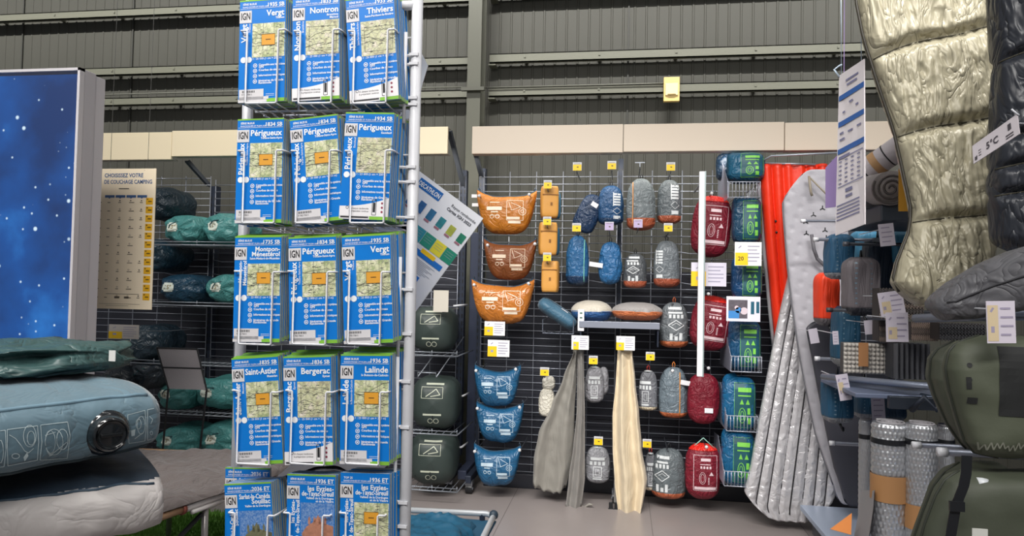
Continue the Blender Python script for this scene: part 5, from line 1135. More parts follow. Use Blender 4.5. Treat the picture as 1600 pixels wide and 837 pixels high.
pl([(199, 648), (226, 641), (228, 665), (226, 688), (201, 692), (200, 670), (199, 648)]); pl([(230, 640), (240, 638)]); pl([(230, 687), (240, 684)]); pl([(230, 640), (230, 687)]); ik.ring(216, 662, 4, .9, 10, rz=8); ik.ring(220, 664, 6, .9, 12, rz=14); ik.face([(204, 672), (211, 670), (210, 680), (205, 681)]); pl([(210, 685), (222, 676)]); ik.ring(236, 676, 2, .8, 8, rz=3); pl([(233, 650), (238, 655), (235, 662)])
ik.build('instruction_print', mat('B4C4C8', .5), t)
# lower bed: white side, navy top
zt2 = bb1-.050; zb2 = zt2-.150
E1 = Pd(254, 752, (H-zt2)*1110/302)
bd2 = rgt*.80+fwd*.60; bd2 = Vector((bd2.x, bd2.y, 0)).normalized(); bn2 = Vector((bd2.y, -bd2.x, 0))
def W2(x, y, z): return Vector((E1.x, E1.y, 0))+bn2*x+bd2*y+Vector((0, 0, z))
t = thing('inflatable_bed', 'lower inflatable bed with off-white side and navy velvet top', 'air bed', (0, 0, 0))
m, fn2 = bedmesh(zb2, zt2, 1.3, .9, 7, .03, .012, off=.0, pin=.12, ext=.0, W_=W2); bv2 = m.bvh()
bw, bn = MB(), MB(); bw.v = m.v; bn.v = m.v
for fc in m.f:
    zc = sum(m.v[i][2] for i in fc)/len(fc); (bn if zc > zt2-.010 else bw).f.append(fc)
bw.mi = [0]*len(bw.f); bn.mi = [0]*len(bn.f)
bw.build('white_side', mat('B9B4B2', .5, 0, .4, 9, .05, 5, crumple=True), t, True); bn.build('navy_top', mat('16293A', .7, 0, .3, 20, .15, 6, .1), t, True)
seam(5, zt2-.012, .004, bv2, wav=.005, ext=.0, pin=-.008, W_=W2, nn=bn2).build('ruffled_seam', mat('2A3F50', .5), t, True)
# pedestal carrying the beds
f = MB(); f.box((0, 0, 0), (.8, 1.1, zb2-.012), Matrix.Rotation(math.atan2(bn2.y, bn2.x), 3, 'Z')); pc = W2(-.46, -.66, (zb2-.012)/2); o = f.build('display_plinth', mat('3A3E44', .5), bevel=.01, loc=pc); tag(o, 'dark display plinth under the stacked inflatable beds', 'plinth')
# deflated green blue bed folded on top
t = thing('folded_air_bed', 'crumpled dark teal deflated bed folded on top of the slate blue bed', 'air bed', (0, 0, 0))
x1, z0_ = Pd(160, 590, 1.95).x, bt1+.034; zt_ = Pd(150, 534, 1.95).z; ycf = Pd(196, 590, 2.0).y
def fn(u, v):
    th = 2*math.pi*u; c, s = math.cos(th), math.sin(th); yc = ycf-.25*(1-v); x = x1-1.0*(1-v)
    ee = (1-max(0, (v-.86)/.14)**2)**.5; ee = max(ee, .15)
    hh = (zt_-z0_)*(.55+.45*v**.6+.06*math.sin(v*13)+.1*noise.noise(Vector((v*9, 0, 4))))
    n_ = .045*noise.noise(Vector((v*11, c*1.7, s*1.7)))+.05*(1-3*abs(noise.noise(Vector((v*14, c*1.5, s*1.5)))))+.02*noise.noise(Vector((v*30, c*4, s*4)))
    return Vector((x-(.02 if s > 0 else 0), yc+(.2+n_)*ee*spow(c, .7), z0_+hh*(.5+.5*spow(s, .65)*(1+n_*2)*(.4+.6*ee))-.005*(1-ee)))
m = MB(); m.grid(fn, 70, 110, True, True); m.build('cover', mat('34504F', .42, 0, .8, 9, .12, 5, crumple=True), t, True)
f = MB(); f.tube([fn(.62+.0*k, .5+.5*k/14)+Vector((0, -.004, 0)) for k in range(15)], .004, 6); f.build('seam', mat('1F3A40', .5), t, True)
f = MB(); q = fn(.02, .985); f.box((x1+.008, ycf-.03, z0_+.05), (.02, .002, .03)); f.build('care_tag', mat('D8D8D4', .5), t)
# ================================================================== CAMP BED + QUILT
ZB = .47
p1, p2 = Pz(236, 812, ZB), Pz(470, 729, ZB)
dv = (p2-p1).normalized(); p2e = p2+dv*.02; p1e = p1-dv*.15
t = thing('camp_bed', 'folding camp bed with tan side rail and dark crossed legs', 'camp bed', (0, 0, 0))
f = MB(); f.tube([p1-dv*.1, p1+dv*.17], .017, 12); f.tube([p1+dv*.38, p2e], .017, 12); f.build('side_rail', mat('B08D6C', .45), t, True)
f = MB(); f.tube([p1+dv*.16, p1+dv*.39], .019, 10); f.tube([p1+dv*.20+Vector((.012, -.012, -.022)), p1+dv*.36+Vector((.012, -.012, -.022))], .010, 10); f.build('white_joint', mat('C9C4C2', .4), t, True)
f = MB(); f.tube([p1+dv*.145, p1+dv*.16], .024, 12); f.tube([p1+dv*.385, p1+dv*.40], .024, 12); f.tube([p1+dv*.25+Vector((0.005, -.005, .018)), p1+dv*.31+Vector((0.005, -.005, .018))], .010, 8); f.build('red_collar', mat('8A4A3C', .5), t, True)
side = (Pz(180, 703, ZB)-p1); side = Vector((side.x, side.y, 0))/.78
f = MB(); g0 = p1+dv*.28; f.tube([g0, Vector((g0.x, g0.y, .0))], .014, 10); f.build('leg', mat('9A9694', .35, .5), t, True)
for k0 in (.40,):
    f = MB(); a_ = p1+dv*k0; b_ = p1+dv*(k0+.50); f.tube([a_, Vector((b_.x, b_.y, .02))], .012, 8); f.tube([b_, Vector((a_.x, a_.y, .02))], .012, 8); f.build('cross_leg', mat('26292C', .4, .3), t, True)
f = MB(); a_ = p1-dv*.3; b_ = p1+dv*.26; f.tube([Vector((a_.x, a_.y, .12)), b_-Vector((0, 0, .05))], .010, 8); f.tube([Vector((a_.x, a_.y, .3)), Vector((b_.x, b_.y, .02))], .010, 8); f.build('cross_leg', mat('26292C', .4, .3), t, True)
qa_, qb_, qc_, qd_ = p1, p2e, Pz(465, 714, ZB), Pz(185, 703, ZB)
f = MB(); f.tube([qd_, qc_], .015, 12); f.build('side_rail', mat('B08D6C', .45), t, True)
f = MB(); f.tube([qd_.lerp(qc_, .3), qd_.lerp(qc_, .3)*1-Vector((0, 0, ZB))], .014, 10); f.build('leg', mat('9A9694', .35, .5), t, True)
f = MB(); f.add([qa_, qb_, qc_, qd_]+[q-Vector((0, 0, .004)) for q in (qa_, qb_, qc_, qd_)], [(0, 1, 2, 3), (7, 6, 5, 4), (0, 4, 5, 1), (2, 6, 7, 3), (1, 5, 6, 2), (3, 7, 4, 0)]); f.build('canvas', mat('2A2B2E', .7), t)
# quilt
qa, qb, qc, qd = Pz(205, 812, ZB+.03), Pz(470, 727, ZB+.03), Pz(465, 713, ZB+.03), Pz(180, 701, ZB+.03)
def fn(u, v):
    e = min(1, min(u, 1-u)*9)**.5*min(1, min(v, 1-v)*10)**.5
    p = qa.lerp(qb, v).lerp(qd.lerp(qc, v), u); a, b = p.x, p.y; n_ = noise.noise(Vector((a*4, b*5, 0)))+.5*noise.noise(Vector((a*11, b*9, 3)))+.6*abs(noise.noise(Vector((a*17, b*12, 5))))
    return Vector((p.x, p.y, ZB+.02+e*(.035+.024*n_)))
m = MB(); m.grid(fn, 80, 90); top = len(m.v); m.v += [(x, y, ZB+.018) for x, y, z in m.v[:top]]; m.f += [tuple(i+top for i in f) for f in m.f[:]]; m.mi = [0]*len(m.f)
o = m.build('dark_quilt', mat('5C5452', .8, 0, .8, 9, .08, 6, .2, crumple=True), smooth=True); tag(o, 'rumpled dark grey quilt lying on the camp bed', 'quilt')
# artificial grass
p = Pz(330, 828, 0)
f = MB(); rnd = random.Random(2); gx0, gx1, gy0, gy1 = p.x-.9, p.x+.65, 2.9, Pz(330, 802, 0).y
f.box(((gx0+gx1)/2, (gy0+gy1)/2, .006), (gx1-gx0, gy1-gy0, .01))
for k in range(16000):
    x, y = rnd.uniform(gx0, gx1), rnd.uniform(gy0, gy1); a = rnd.uniform(0, 6.28); h_ = rnd.uniform(.015, .035); dx, dy = math.cos(a)*.004, math.sin(a)*.004; f.add([(x-dx, y-dy, .01), (x+dx, y+dy, .01), (x+rnd.uniform(-.012, .012), y+rnd.uniform(-.012, .012), .01+h_)], [(0, 1, 2)])
o = f.build('artificial_grass', mat('5C8A34', .6, 0, 0, 1, .35, 12)); tag(o, 'patch of artificial grass on the floor under the camp bed', 'grass', kind='stuff')
# blue sleeping bag lying bottom centre, on a low stool
cx = P(705, 800, 2.75)
t = thing('low_camp_bed', 'low bed end with white rail peeking out under a blue sleeping bag', 'camp bed', (0, 0, 0))
q0, q1 = P(642, 799, 2.95), P(772, 803, 2.95)
f = MB(); f.tube([q0+Vector((-.3, 0, 0)), q1+Vector((-.03, 0, .0)), q1+Vector((0, -.02, -.005)), q1+Vector((.0, -.5, -.03))], .012, 10); f.build('rail', mat('C4C8CC', .3, .3), t, True)
f = MB(); f.sphere(q1+Vector((0, -.01, 0)), .02, 10); f.build('corner_cap', mat('2A3A48', .5), t, True)
f = MB(); 
for dx in (-.05, -.5): f.tube([q1+Vector((dx, 0, 0)), Vector((q1.x+dx, q1.y, 0))], .012, 8); f.tube([q1+Vector((dx, -.5, -.03)), Vector((q1.x+dx, q1.y-.5, 0))], .012, 8)
f.build('leg', darksteel, t)
f = MB(); f.box((q1.x-.30, q1.y-.25, q1.z-.03), (.62, .5, .006)); f.build('canvas', mat('1F4F6A', .6), t)
def fn(u, v):
    x = q1.x-.62+.56*u; y = q1.y-.5+.42*v; e = min(1, min(u, 1-u)*6)**.5*min(1, min(v, 1-v)*6)**.5
    n_ = noise.noise(Vector((x*14, y*14, 1)))+.7*abs(noise.noise(Vector((x*30, y*30, 1))))
    return Vector((x+.02*n_, y, q1.z-.026+e*(.055+.022*n_)))
m = MB(); m.grid(fn, 60, 50); top = len(m.v); m.v += [(x, y, q1.z-.027) for x, y, z in m.v[:top]]; m.f += [tuple(i+top for i in f) for f in m.f[:]]; m.mi = [0]*len(m.f)
o = m.build('blue_sleeping_bag', mat('1C5A78', .45, 0, .6, 16, .15, 7), smooth=True); tag(o, 'rumpled petrol blue sleeping bag at the bottom centre edge', 'sleeping bag')
# dark folded camp chair behind the lower maps
t = thing('camp_chair', 'dark grey folded camp chair seen through the lower rack rows', 'chair', (0, 0, 0))
c0 = P(500, 740, 2.9)
f = MB(); 
def fn(u, v): return Vector((c0.x-.22+.44*u, 2.9+.1*math.sin(3*u)+.25*v, c0.z-.05+.06*math.sin(math.pi*u)+.05*v+.01*noise.noise(Vector((u*6, v*6, 0)))))
m = MB(); m.grid(fn, 20, 12); tp = len(m.v); m.v += [(x, y, z-.02) for x, y, z in m.v[:tp]]; m.f += [tuple(i+tp for i in f) for f in m.f[:]]; m.mi = [0]*len(m.f); m.build('seat', mat('4A4A50', .7), t, True)
for a_, b_ in (((-.25, 2.85), (.2, 3.1)), ((.25, 2.85), (-.2, 3.1))):
    f = MB(); f.tube([(c0.x+a_[0], a_[1], c0.z), (c0.x+b_[0], b_[1], .0)], .012, 8); f.build('leg', mat('3A3C42', .4, .3), t, True)
# ================================================================== RIGHT AISLE GONDOLA (faces left, runs towards the viewer)
XG = P(1400, 560, 4.0).x     # plane the hooks come from
XG = 2.15
t = thing('side_gondola', 'dark shelving run on the right with a pale base shelf', 'shelving', (XG, 0, 0))
f = MB(); f.box((.06, 2.9, 1.15), (.03, 2.6, 2.3)); f.build('back_panel', mat('26282E', .5), t)
pb0 = Pz(1250, 788, .17)
f = MB(); x0_ = pb0.x-XG; f.box((x0_/2, (pb0.y+2.0)/2, .155), (-x0_, pb0.y-2.0, .03)); f.build('base_shelf', mat('A4B0C4', .35, .2), t, bevel=.003)
f = MB(); f.box((x0_/2, (pb0.y+2.0)/2-.03, .085), (-x0_-.10, pb0.y-2.1, .11)); f.build('kick_plate', mat('4A4C52', .5), t)
for y in (4.1, 3.05, 2.0):
    f = MB(); f.box((.03, y, 1.15), (.04, .05, 2.3)); f.build('upright', darksteel, t)
for i_, y in enumerate((3.95, 2.3)):
    f = MB(); f.cyl((x0_+.10, y, .03), (x0_+.13, y, .03), .03, 14); f.build('caster_wheel', black, t)
def arm(px, py, y, label, tip=True, x1=None, r=.010, col='8E93A0', grp='long hooks of the right shelving', ball='DADBE0'):
    p = P(px, py, y); xe = x1 if x1 is not None else XG+.04
    t = thing('long_hook', label, 'hook', (p.x, y, p.z), group=grp); f = MB(); f.tube([(0, 0, 0), (xe-p.x, 0, 0)], r, 10); f.build('rod', mat(col, .3, .6), t, True)
    if tip: f = MB(); f.tube([(-.012, 0, 0), (.012, 0, 0)], r*1.35, 12); f.build('end_cap', mat(ball, .3), t, True)
# ---- hanging info sign
YI = 3.0
TLs, TRs, BRs, BLs = P(1311, 118, YI), P(1350, 92, YI-.25), P(1351, 350, YI-.25), P(1305, 368, YI)
t = thing('info_sign', 'tall white hanging info sign with blue bands before the olive bag', 'sign', (0, 0, 0))
def sg(a, b, off=.0): 
    n_ = (TRs-TLs).cross(BLs-TLs).normalized(); n_ = n_ if n_.y < 0 else -n_
    return (TLs.lerp(TRs, a)).lerp(BLs.lerp(BRs, a), b)+n_*off
f = MB(); f.add([sg(*c, o_) for o_ in (0, -.004) for c in ((0, 0), (1, 0), (1, 1), (0, 1))], [(0, 1, 2, 3), (7, 6, 5, 4), (0, 4, 5, 1), (1, 5, 6, 2), (2, 6, 7, 3), (3, 7, 4, 0)]); f.build('board', mat('E2DCE0', .4), t)
i = Ink(lambda x, z: sg(x, z, .001)); 
for v in (.135, .30, .47): i.rect(0.03, v, 1, v+.032)
i.build('blue_bands', mat('2A5FA8', .5), t)
i = Ink(lambda x, z: sg(x, z, .0015))
for k, (y_, x0, x1) in enumerate(((.055, .3, .8), (.085, .35, .75), (.20, .45, .6), (.245, .2, .3), (.24, .7, .8), (.37, .1, .25), (.38, .42, .6), (.375, .75, .9), (.41, .1, .3), (.52, .08, .5))): i.rect(x0, y_, x1, y_+.012)
for k in range(4):
    for q in range(6): i.rect(.1+.22*k, .55+.027*q, .2+.22*k, .558+.027*q)
for k in range(5): i.rect(.05, .82+.022*k, .85, .828+.022*k)
i.rect(.35, .735, .6, .755); i.rect(.36, .775, .6, .79); i.frame(.07, .535, .96, .71, .006, .2); i.build('small_print', mat('77789A', .5), t)
f = MB(); f.tube([sg(.02, .01), sg(.02, .01)+Vector((-.02, 0, .03)), sg(.02, .01)+Vector((0.0, 0, .045)), sg(.1, -.01)+Vector((0, .0, .03))], .004, 6); f.tube([sg(.9, .0), sg(.9, 0)+Vector((0, .02, .6))], .0015, 5); f.tube([sg(.1, .0), sg(.1, 0)+Vector((0, .02, .6))], .0015, 5); f.build('hanger', mat('BFD0E0', .3), t, True)
f = MB(); a_, b_, c_ = P(1290, 262, 3.3), P(1318, 232, 3.3), P(1316, 322, 3.3); d_ = P(1290, 325, 3.3); f.add([a_, b_, c_, d_]+[q+Vector((0, .003, 0)) for q in (a_, b_, c_, d_)], [(0, 1, 2, 3), (7, 6, 5, 4), (0, 4, 5, 1), (1, 5, 6, 2), (2, 6, 7, 3), (3, 7, 4, 0)]); f.tube([b_, b_+Vector((0, 0, .8))], .0015, 5)
o = f.build('violet_card', mat('8C78A8', .4)); tag(o, 'translucent violet card half hidden behind the hanging info sign', 'card')
# ---- olive/khaki mummy bag
def quiltbag(name, label, pts, y, colr, seams, seed, thick=.16, cat='sleeping bag', rough=.33, amp=.022, nu=150, nv=200, metal=.0, y2=None):
    """pts: (py, xl, xr) down the photo at plane y; y2: plane at bottom"""
    y2 = y2 if y2 is not None else y; pys = [p[0] for p in pts]
    def row(tt):
        py = pys[0]+(pys[-1]-pys[0])*tt; yy = y+(y2-y)*tt
        for k in range(len(pts)-1):
            if pts[k][0] <= py <= pts[k+1][0]+1e-6: break
        f = (py-pts[k][0])/(pts[k+1][0]-pts[k][0]); f2 = f
        xl, xr = lerp(pts[k][1], pts[k+1][1], f2), lerp(pts[k][2], pts[k+1][2], f2)
        return P(xl, py, yy), P(xr, py, yy)
    t = thing(name, label, cat, (0, 0, 0))
    def prof(v): # pinch at seams
        return v
    def fn(u, v):
        tt = 1-v; a, b = row(tt); th = 2*math.pi*u; s = math.cos(th); c = (a+b)/2; hw = (b-a)/2
        e = max(.12, (1-max(0, (tt-.93)/.07)**2))**.5 
        p = c+hw*spow(s, .75)*(e if tt > .93 else 1)
        dm = min([abs(tt+k_*s-q_) for q_, k_ in seams] or [1]); pf = 1-.42*math.exp(-(dm/.016)**2)
        sd = spow(math.sin(th), .6); X_, Z_ = p.x*9+p.z*1.5, p.z*3.2-p.x*1.5
        nx = noise.noise(Vector((X_*1.0+seed, Z_*.45, seed))); r1 = 1-abs(noise.noise(Vector((X_*1.9+seed+nx*1.5, Z_*.8+nx, 1))))*2; r2 = 1-abs(noise.noise(Vector((X_*4.2, Z_*2.2+nx*2, 7+seed))))*2; r3 = 1-abs(noise.noise(Vector((X_*9, Z_*5+nx*2, 3))))*2
        dd = thick/2*pf*e+amp*(.45*r1+.75*r2+.5*r3)*(.35+.65*pf)*max(0, abs(sd))
        return Vector((p.x, p.y-(dd*sd), p.z))
    m = MB(); m.grid(fn, nu, nv, True, True); m.build('shell', mat(colr, rough, metal, .9, 9, .10, 5, crumple=True, stretch=(1.6, 1, .6)), t, True)
    for q_, k_ in seams:
        f = MB(); f.tube([fn(k/40, 1-q_+k_*math.cos(math.pi*k/20))+Vector((0, -.001, 0)) for k in range(1, 20)], .0025, 5); f.build('quilt_seam', mat('3A3628', .6), t, True)
    return t, fn
t, fn = quiltbag('olive_sleeping_bag', 'long shiny olive khaki quilted sleeping bag hanging head down', [(-60, 1336, 1545), (0, 1338, 1548), (60, 1350, 1553), (130, 1372, 1558), (200, 1396, 1560), (260, 1410, 1556), (330, 1425, 1552), (365, 1420, 1556), (410, 1402, 1545), (440, 1395, 1510), (478, 1412, 1474)], 2.75, 'A29C86', [(.24, .05), (.483, .03), (.747, .012)], 2, .16, rough=.34, amp=.015, metal=.05, y2=2.6, nu=220, nv=260)
f = MB(); f.tube([fn(.5, k/24)+Vector((-.003, -.004, 0)) for k in range(1, 25)], .006, 6); f.build('zip', mat('2E2A22', .5), t, True)
# navy/black bags at the right edge
t, fn = quiltbag('black_sleeping_bag', 'black quilted sleeping bag hanging at the top right edge', [(-60, 1545, 1720), (60, 1552, 1725), (110, 1556, 1725), (200, 1552, 1720), (300, 1548, 1715), (400, 1556, 1715)], 2.25, '2C2F36', [(.3, .05), (.58, .03), (.68, .03), (.78, .02)], 5, .16, rough=.35, amp=.012)
# grey garment / stuff bag lying over rail
t = thing('grey_sleeping_bag', 'grey sleeping bag foot draped sideways below the black bag', 'sleeping bag', (0, 0, 0))
def fn(u, v):
    px = lerp(1452, 1680, v); top = [(0, 468), (.15, 440), (.35, 412), (.55, 392), (.8, 376), (1, 366)]; bot = [(0, 482), (.1, 500), (.3, 498), (.55, 488), (.8, 478), (1, 470)]
    def li(A, q):
        for (a, b), (c, d) in zip(A, A[1:]):
            if a <= q <= c: return b+(d-b)*(q-a)/(c-a)
        return A[-1][1]
    yt, yb = li(top, v), li(bot, v); th = 2*math.pi*u; c, s = math.cos(th), math.sin(th); yy = 2.15-.25*v
    p = P(px, (yt+yb)/2+(yb-yt)/2*c, yy); e = min(1, v*10+.15)**.5
    r1 = 1-abs(noise.noise(Vector((p.x*6, p.z*16-p.x*6, 2))))*2; r2 = 1-abs(noise.noise(Vector((p.x*14, p.z*34-p.x*12, 2))))*2
    return Vector((p.x, p.y-e*spow(s, .7)*(.07+.012*r1+.006*r2), p.z))
m = MB(); m.grid(fn, 80, 90, True, True); m.build('shell', mat('5A5A5E', .5, 0, .8, 9, .08, 5, crumple=True), t, True)
f = MB(); f.tube([fn(.28, .05+.9*k/20)+Vector((0, -.002, 0)) for k in range(21)], .003, 5); f.build('seam', mat('38383C', .6), t, True)
# 5 degree sign
c4 = [P(1519, 228, 1.95), P(1589, 178, 1.85), P(1593, 209, 1.85), P(1521, 256, 1.95)]
t = thing('temperature_sign', 'slanted white strip sign reading 5°C on the black sleeping bag', 'sign', (0, 0, 0))
def s5(a, b, off=0): q = c4[0].lerp(c4[1], a).lerp(c4[3].lerp(c4[2], a), b); n_ = (c4[1]-c4[0]).cross(c4[3]-c4[0]).normalized(); n_ = n_ if n_.y < 0 else -n_; return q+n_*off
f = MB(); f.add([s5(*c, o_) for o_ in (0, -.003) for c in ((0, 0), (1, 0), (1, 1), (0, 1))], [(0, 1, 2, 3), (7, 6, 5, 4), (0, 4, 5, 1), (1, 5, 6, 2), (2, 6, 7, 3), (3, 7, 4, 0)]); f.build('strip', mat('D2CBD0', .45), t)
i = Ink(lambda x, z: s5(x/ .085, 1-z/.03/1.0, .001)); i.text('5°C', .0265, .009, .0145, 'l', True); i.rect(.007, .004, .0085, .010); i.rect(.004, .0035, .008, .009); [i.rect(.0115, .007+.004*k, .0165, .008+.004*k) for k in range(3)]
i.rect(.067, .015, .073, .024); [i.rect(.062, .004+.004*k, .076, .0055+.004*k) for k in range(2)]; i.build('lettering', mat('4A464C', .5), t)
f = MB(); q = s5(1, 0); f.tube([q+Vector((-.012, 0, .012)), q+Vector((-.004, 0, .004)), q, q+Vector((.004, 0, -.002)), q+Vector((.012, .05, -.01)), q+Vector((.2, .1, -.01))], .0022, 6); f.build('hanger', mat('C9CBD2', .3), t, True)
# ---- rails / rods on the right
arm(1255, 345, 4.0, 'white capped long hook high beside the dimpled mat', r=.007); arm(1277, 560, 3.85, 'white capped long hook crossing the dark sheet beside the blue sacks', r=.009); arm(1300, 692, 3.7, 'pale long hook low on the dark sheet, left of the foil rolls', r=.009)
arm(1275, 374, 3.6, 'pale long hook the upper blue sacks hang from', r=.008); arm(1322, 381, 3.35, 'dark long hook across the blue sacks below the hanging sign', r=.008, col='3A3D44', ball='4A4D54'); arm(1296, 484, 3.4, 'dark long hook just below the small orange bag', r=.008, col='5A5D64', ball='3A3A40')
arm(1432, 695, 2.35, 'pale long hook crossing the foil rolls, upper left', r=.008); arm(1472, 706, 2.2, 'short pale hook crossing the foil rolls, under the olive pack', r=.010); arm(1534, 755, 2.0, 'thick pale hook between the two olive packs', r=.011, ball='D0D4D8')
# frame rails
for (a, b, ya, yb, l, r_) in (((1285, 588), (1480, 606), 3.35, 2.9, 'silver front rail of the shelf with the folded foam mats', .014), ((1430, 497), (1600, 492), 2.5, 2.1, 'silver rail beneath the grey sleeping bag', .014), ((1418, 250), (1300, 252), 3.4, 3.9, 'silver rail high up between fascia and foam roll', .010), ((1345, 318), (1440, 322), 3.2, 3.0, 'dark shelf edge under the big foam rolls', .02)):
    A_, B_ = P(*a, ya), P(*b, yb); f = MB(); f.tube([A_, B_, Vector((XG+.03, B_.y, B_.z))] if l[0] != 'x' else [A_, B_], r_, 8); o = f.build('shelf_rail', mat('8C94A6' if 'dark' not in l else '3A4048', .3, .5), smooth=True); tag(o, l, 'rail', 'rails of the right shelving')
# dark tray above
A_ = P(1345, 350, 3.2)
f = MB(); f.prism([(P(1350, 352, 3.2).x, P(1350, 352, 3.2).z), (XG, P(1350, 352, 3.2).z), (XG, P(1350, 300, 3.2).z), (P(1385, 308, 3.2).x, P(1385, 300, 3.2).z), (P(1350, 330, 3.2).x, P(1350, 330, 3.2).z)], 3.0, 3.5); o = f.build('roll_tray', mat('3F4650', .45, .2), bevel=.006); tag(o, 'dark slate shelf tray carrying the big foam rolls', 'shelf')
def roll(p0, p1, r, label, colr, endc, bands=(), name='foam_roll', cat='rolled mat', spiral=True):
    t = thing(name, label, cat, (0, 0, 0)); ax = (p1-p0); L_ = ax.length; q = ax.to_track_quat('Z', 'Y').to_matrix()
    m = MB(); m.grid(lambda u, v: p0+q @ Vector((r*(1+.012*noise.noise(Vector((math.cos(6.28*u)*2, math.sin(6.28*u)*2, v*5))))*math.cos(6.2832*u), r*math.sin(6.2832*u), L_*v)), 40, 20, True, True); m.build('body', fabric(colr, .55, .1), t, True)
    pts = []
    for k in range(70): a = k*.28; rr = r*(.1+.88*k/70); pts.append(p0+q @ Vector((rr*math.cos(a), rr*math.sin(a), -.004)))
    m = MB(); m.tube(pts, .004, 4); m.build('spiral_end', mat(endc, .6), t, True)
    for (v0, v1, c_) in bands:
        m = MB(); m.grid(lambda u, v: p0+q @ Vector((r*1.025*math.cos(6.2832*u), r*1.025*math.sin(6.2832*u), L_*(v0+(v1-v0)*v))), 40, 2, True, False); m.build('band', mat(c_, .5), t, True)
    return t
roll(P(1392, 294, 2.98), P(1350, 300, 3.42), .068, 'big grey brown foam roll lying end-on, upper one of the tray', '8E8684', '5A5452')
roll(P(1440, 290, 3.0), P(1400, 294, 3.45), .08, 'dark ended foam roll partly hidden by the olive sleeping bag', '6E6664', '4A4442')
roll(P(1352, 268, 3.3), P(1412, 226, 3.2), .052, 'smaller white foam roll with tan band and black strap above the others', 'B9B2B6', '8A8488', ((.25, .42, 'B08A60'), (.03, .06, '1A1A1E'), (.6, .63, '1A1A1E')))
# ochre hanging card
card((1404, 264, 1424, 330), 'ochre yellow card hanging between foam roll and olive bag', y=2.9, yel=None, lines=0, colr='B8862E', hanger=False, group='tags on the right shelving', name='hanging_card', cat='card')
# ---- blue packs with grey bases
def boxsack(px, label, colr, base, y, seed, group='dark blue packs with grey bases', d=.12, dots=True, name='mat_sack', topc=None, tilt=0):
    cx, zb, w_, h_ = Bx(*px, y); t = thing(name, label, 'packed mat', (cx, y, zb), (0, tilt, R(10)), group)
    def mk(a, b, g=1.0):
        m = MB(); m.grid(lambda u, v: (lambda tt, th: Vector(((w_/2*g*(1+.03*noise.noise(Vector((math.cos(th)*2, tt*5, seed))))*spow(math.cos(th), .5)*(max(.2, 1-abs(2*tt-1)**8))**.4), d/2*g*spow(math.sin(th), .5)*(max(.2, 1-abs(2*tt-1)**8))**.4+.008*noise.noise(Vector((math.cos(th)*5, tt*3, seed))), h_*tt)))(a+(b-a)*v, 2*math.pi*u), 40, 26, True, True); return m
    full = mk(0, 1); bv = full.bvh(); mk(.13, 1).build('body', mat(colr, .5, 0, .35, 10, .12, 8, crumple=True, stretch=(2, 2, .5)), t, True); mk(0, .135, 1.005).build('base', nylon(base), t, True)
    if dots:
        i = Ink(onto(bv, .002))
        for k in range(9): i.rect(-w_*.32, h_*(.2+.085*k), -w_*.26, h_*(.225+.085*k)); i.rect(w_*.12, h_*(.2+.085*k), w_*.17, h_*(.215+.085*k))
        i.build('edge_marks', mat('6C8494', .5), t)
    f = MB(); f.tube([(-.01, -.01, h_*.97), (0, 0, h_+.03), (.01, .01, h_*.97)], .004, 6); f.tube([(0, -.03, .0), (.01, -.04, -.03), (.02, -.02, -.02)], .006, 6); f.build('cords', black, t, True)
    return t
boxsack((1290, 366, 1331, 436), 'upper left blue pack with pale base right beneath the hanging sign', '2B5878', '8E9096', 3.62, 1)
boxsack((1331, 360, 1372, 420), 'light blue pack beside the sign, behind the grey pack', '3F7A9A', '6A7076', 3.75, 2, dots=False)
boxsack((1350, 372, 1392, 470), 'navy pack right behind the big grey pack', '1C2A3A', '2A3440', 3.62, 3, dots=False)
boxsack((1388, 362, 1422, 418), 'light blue pack sticking out beside the olive sleeping bag', '3A7896', '5A6A74', 3.6, 4, dots=False)
boxsack((1316, 402, 1374, 493), 'large grey brown pack with dark base in front of the navy one', '6C666A', '33343A', 3.42, 5, d=.10)
boxsack((1274, 426, 1308, 508), 'small bright orange pack with grey base next to the dimpled mat', 'E8401E', '6A6468', 3.9, 6, dots=False, name='orange_pack', group='small packs')
boxsack((1301, 478, 1340, 572), 'dark blue pack hanging behind the folded foam mats, middle height', '1F4A64', '7A7C80', 3.75, 7)
boxsack((1286, 585, 1330, 660), 'dark blue pack with white edge marks left below the foam shelf', '22506E', '85878C', 3.55, 8)
boxsack((1334, 590, 1366, 652), 'dark blue pack right of another under the foam shelf', '1E4560', '7A7C82', 3.7, 9)
boxsack((1366, 600, 1412, 656), 'darkest blue pack under the foam shelf near the foil rolls', '1A3448', '3A4048', 3.6, 10, dots=False)
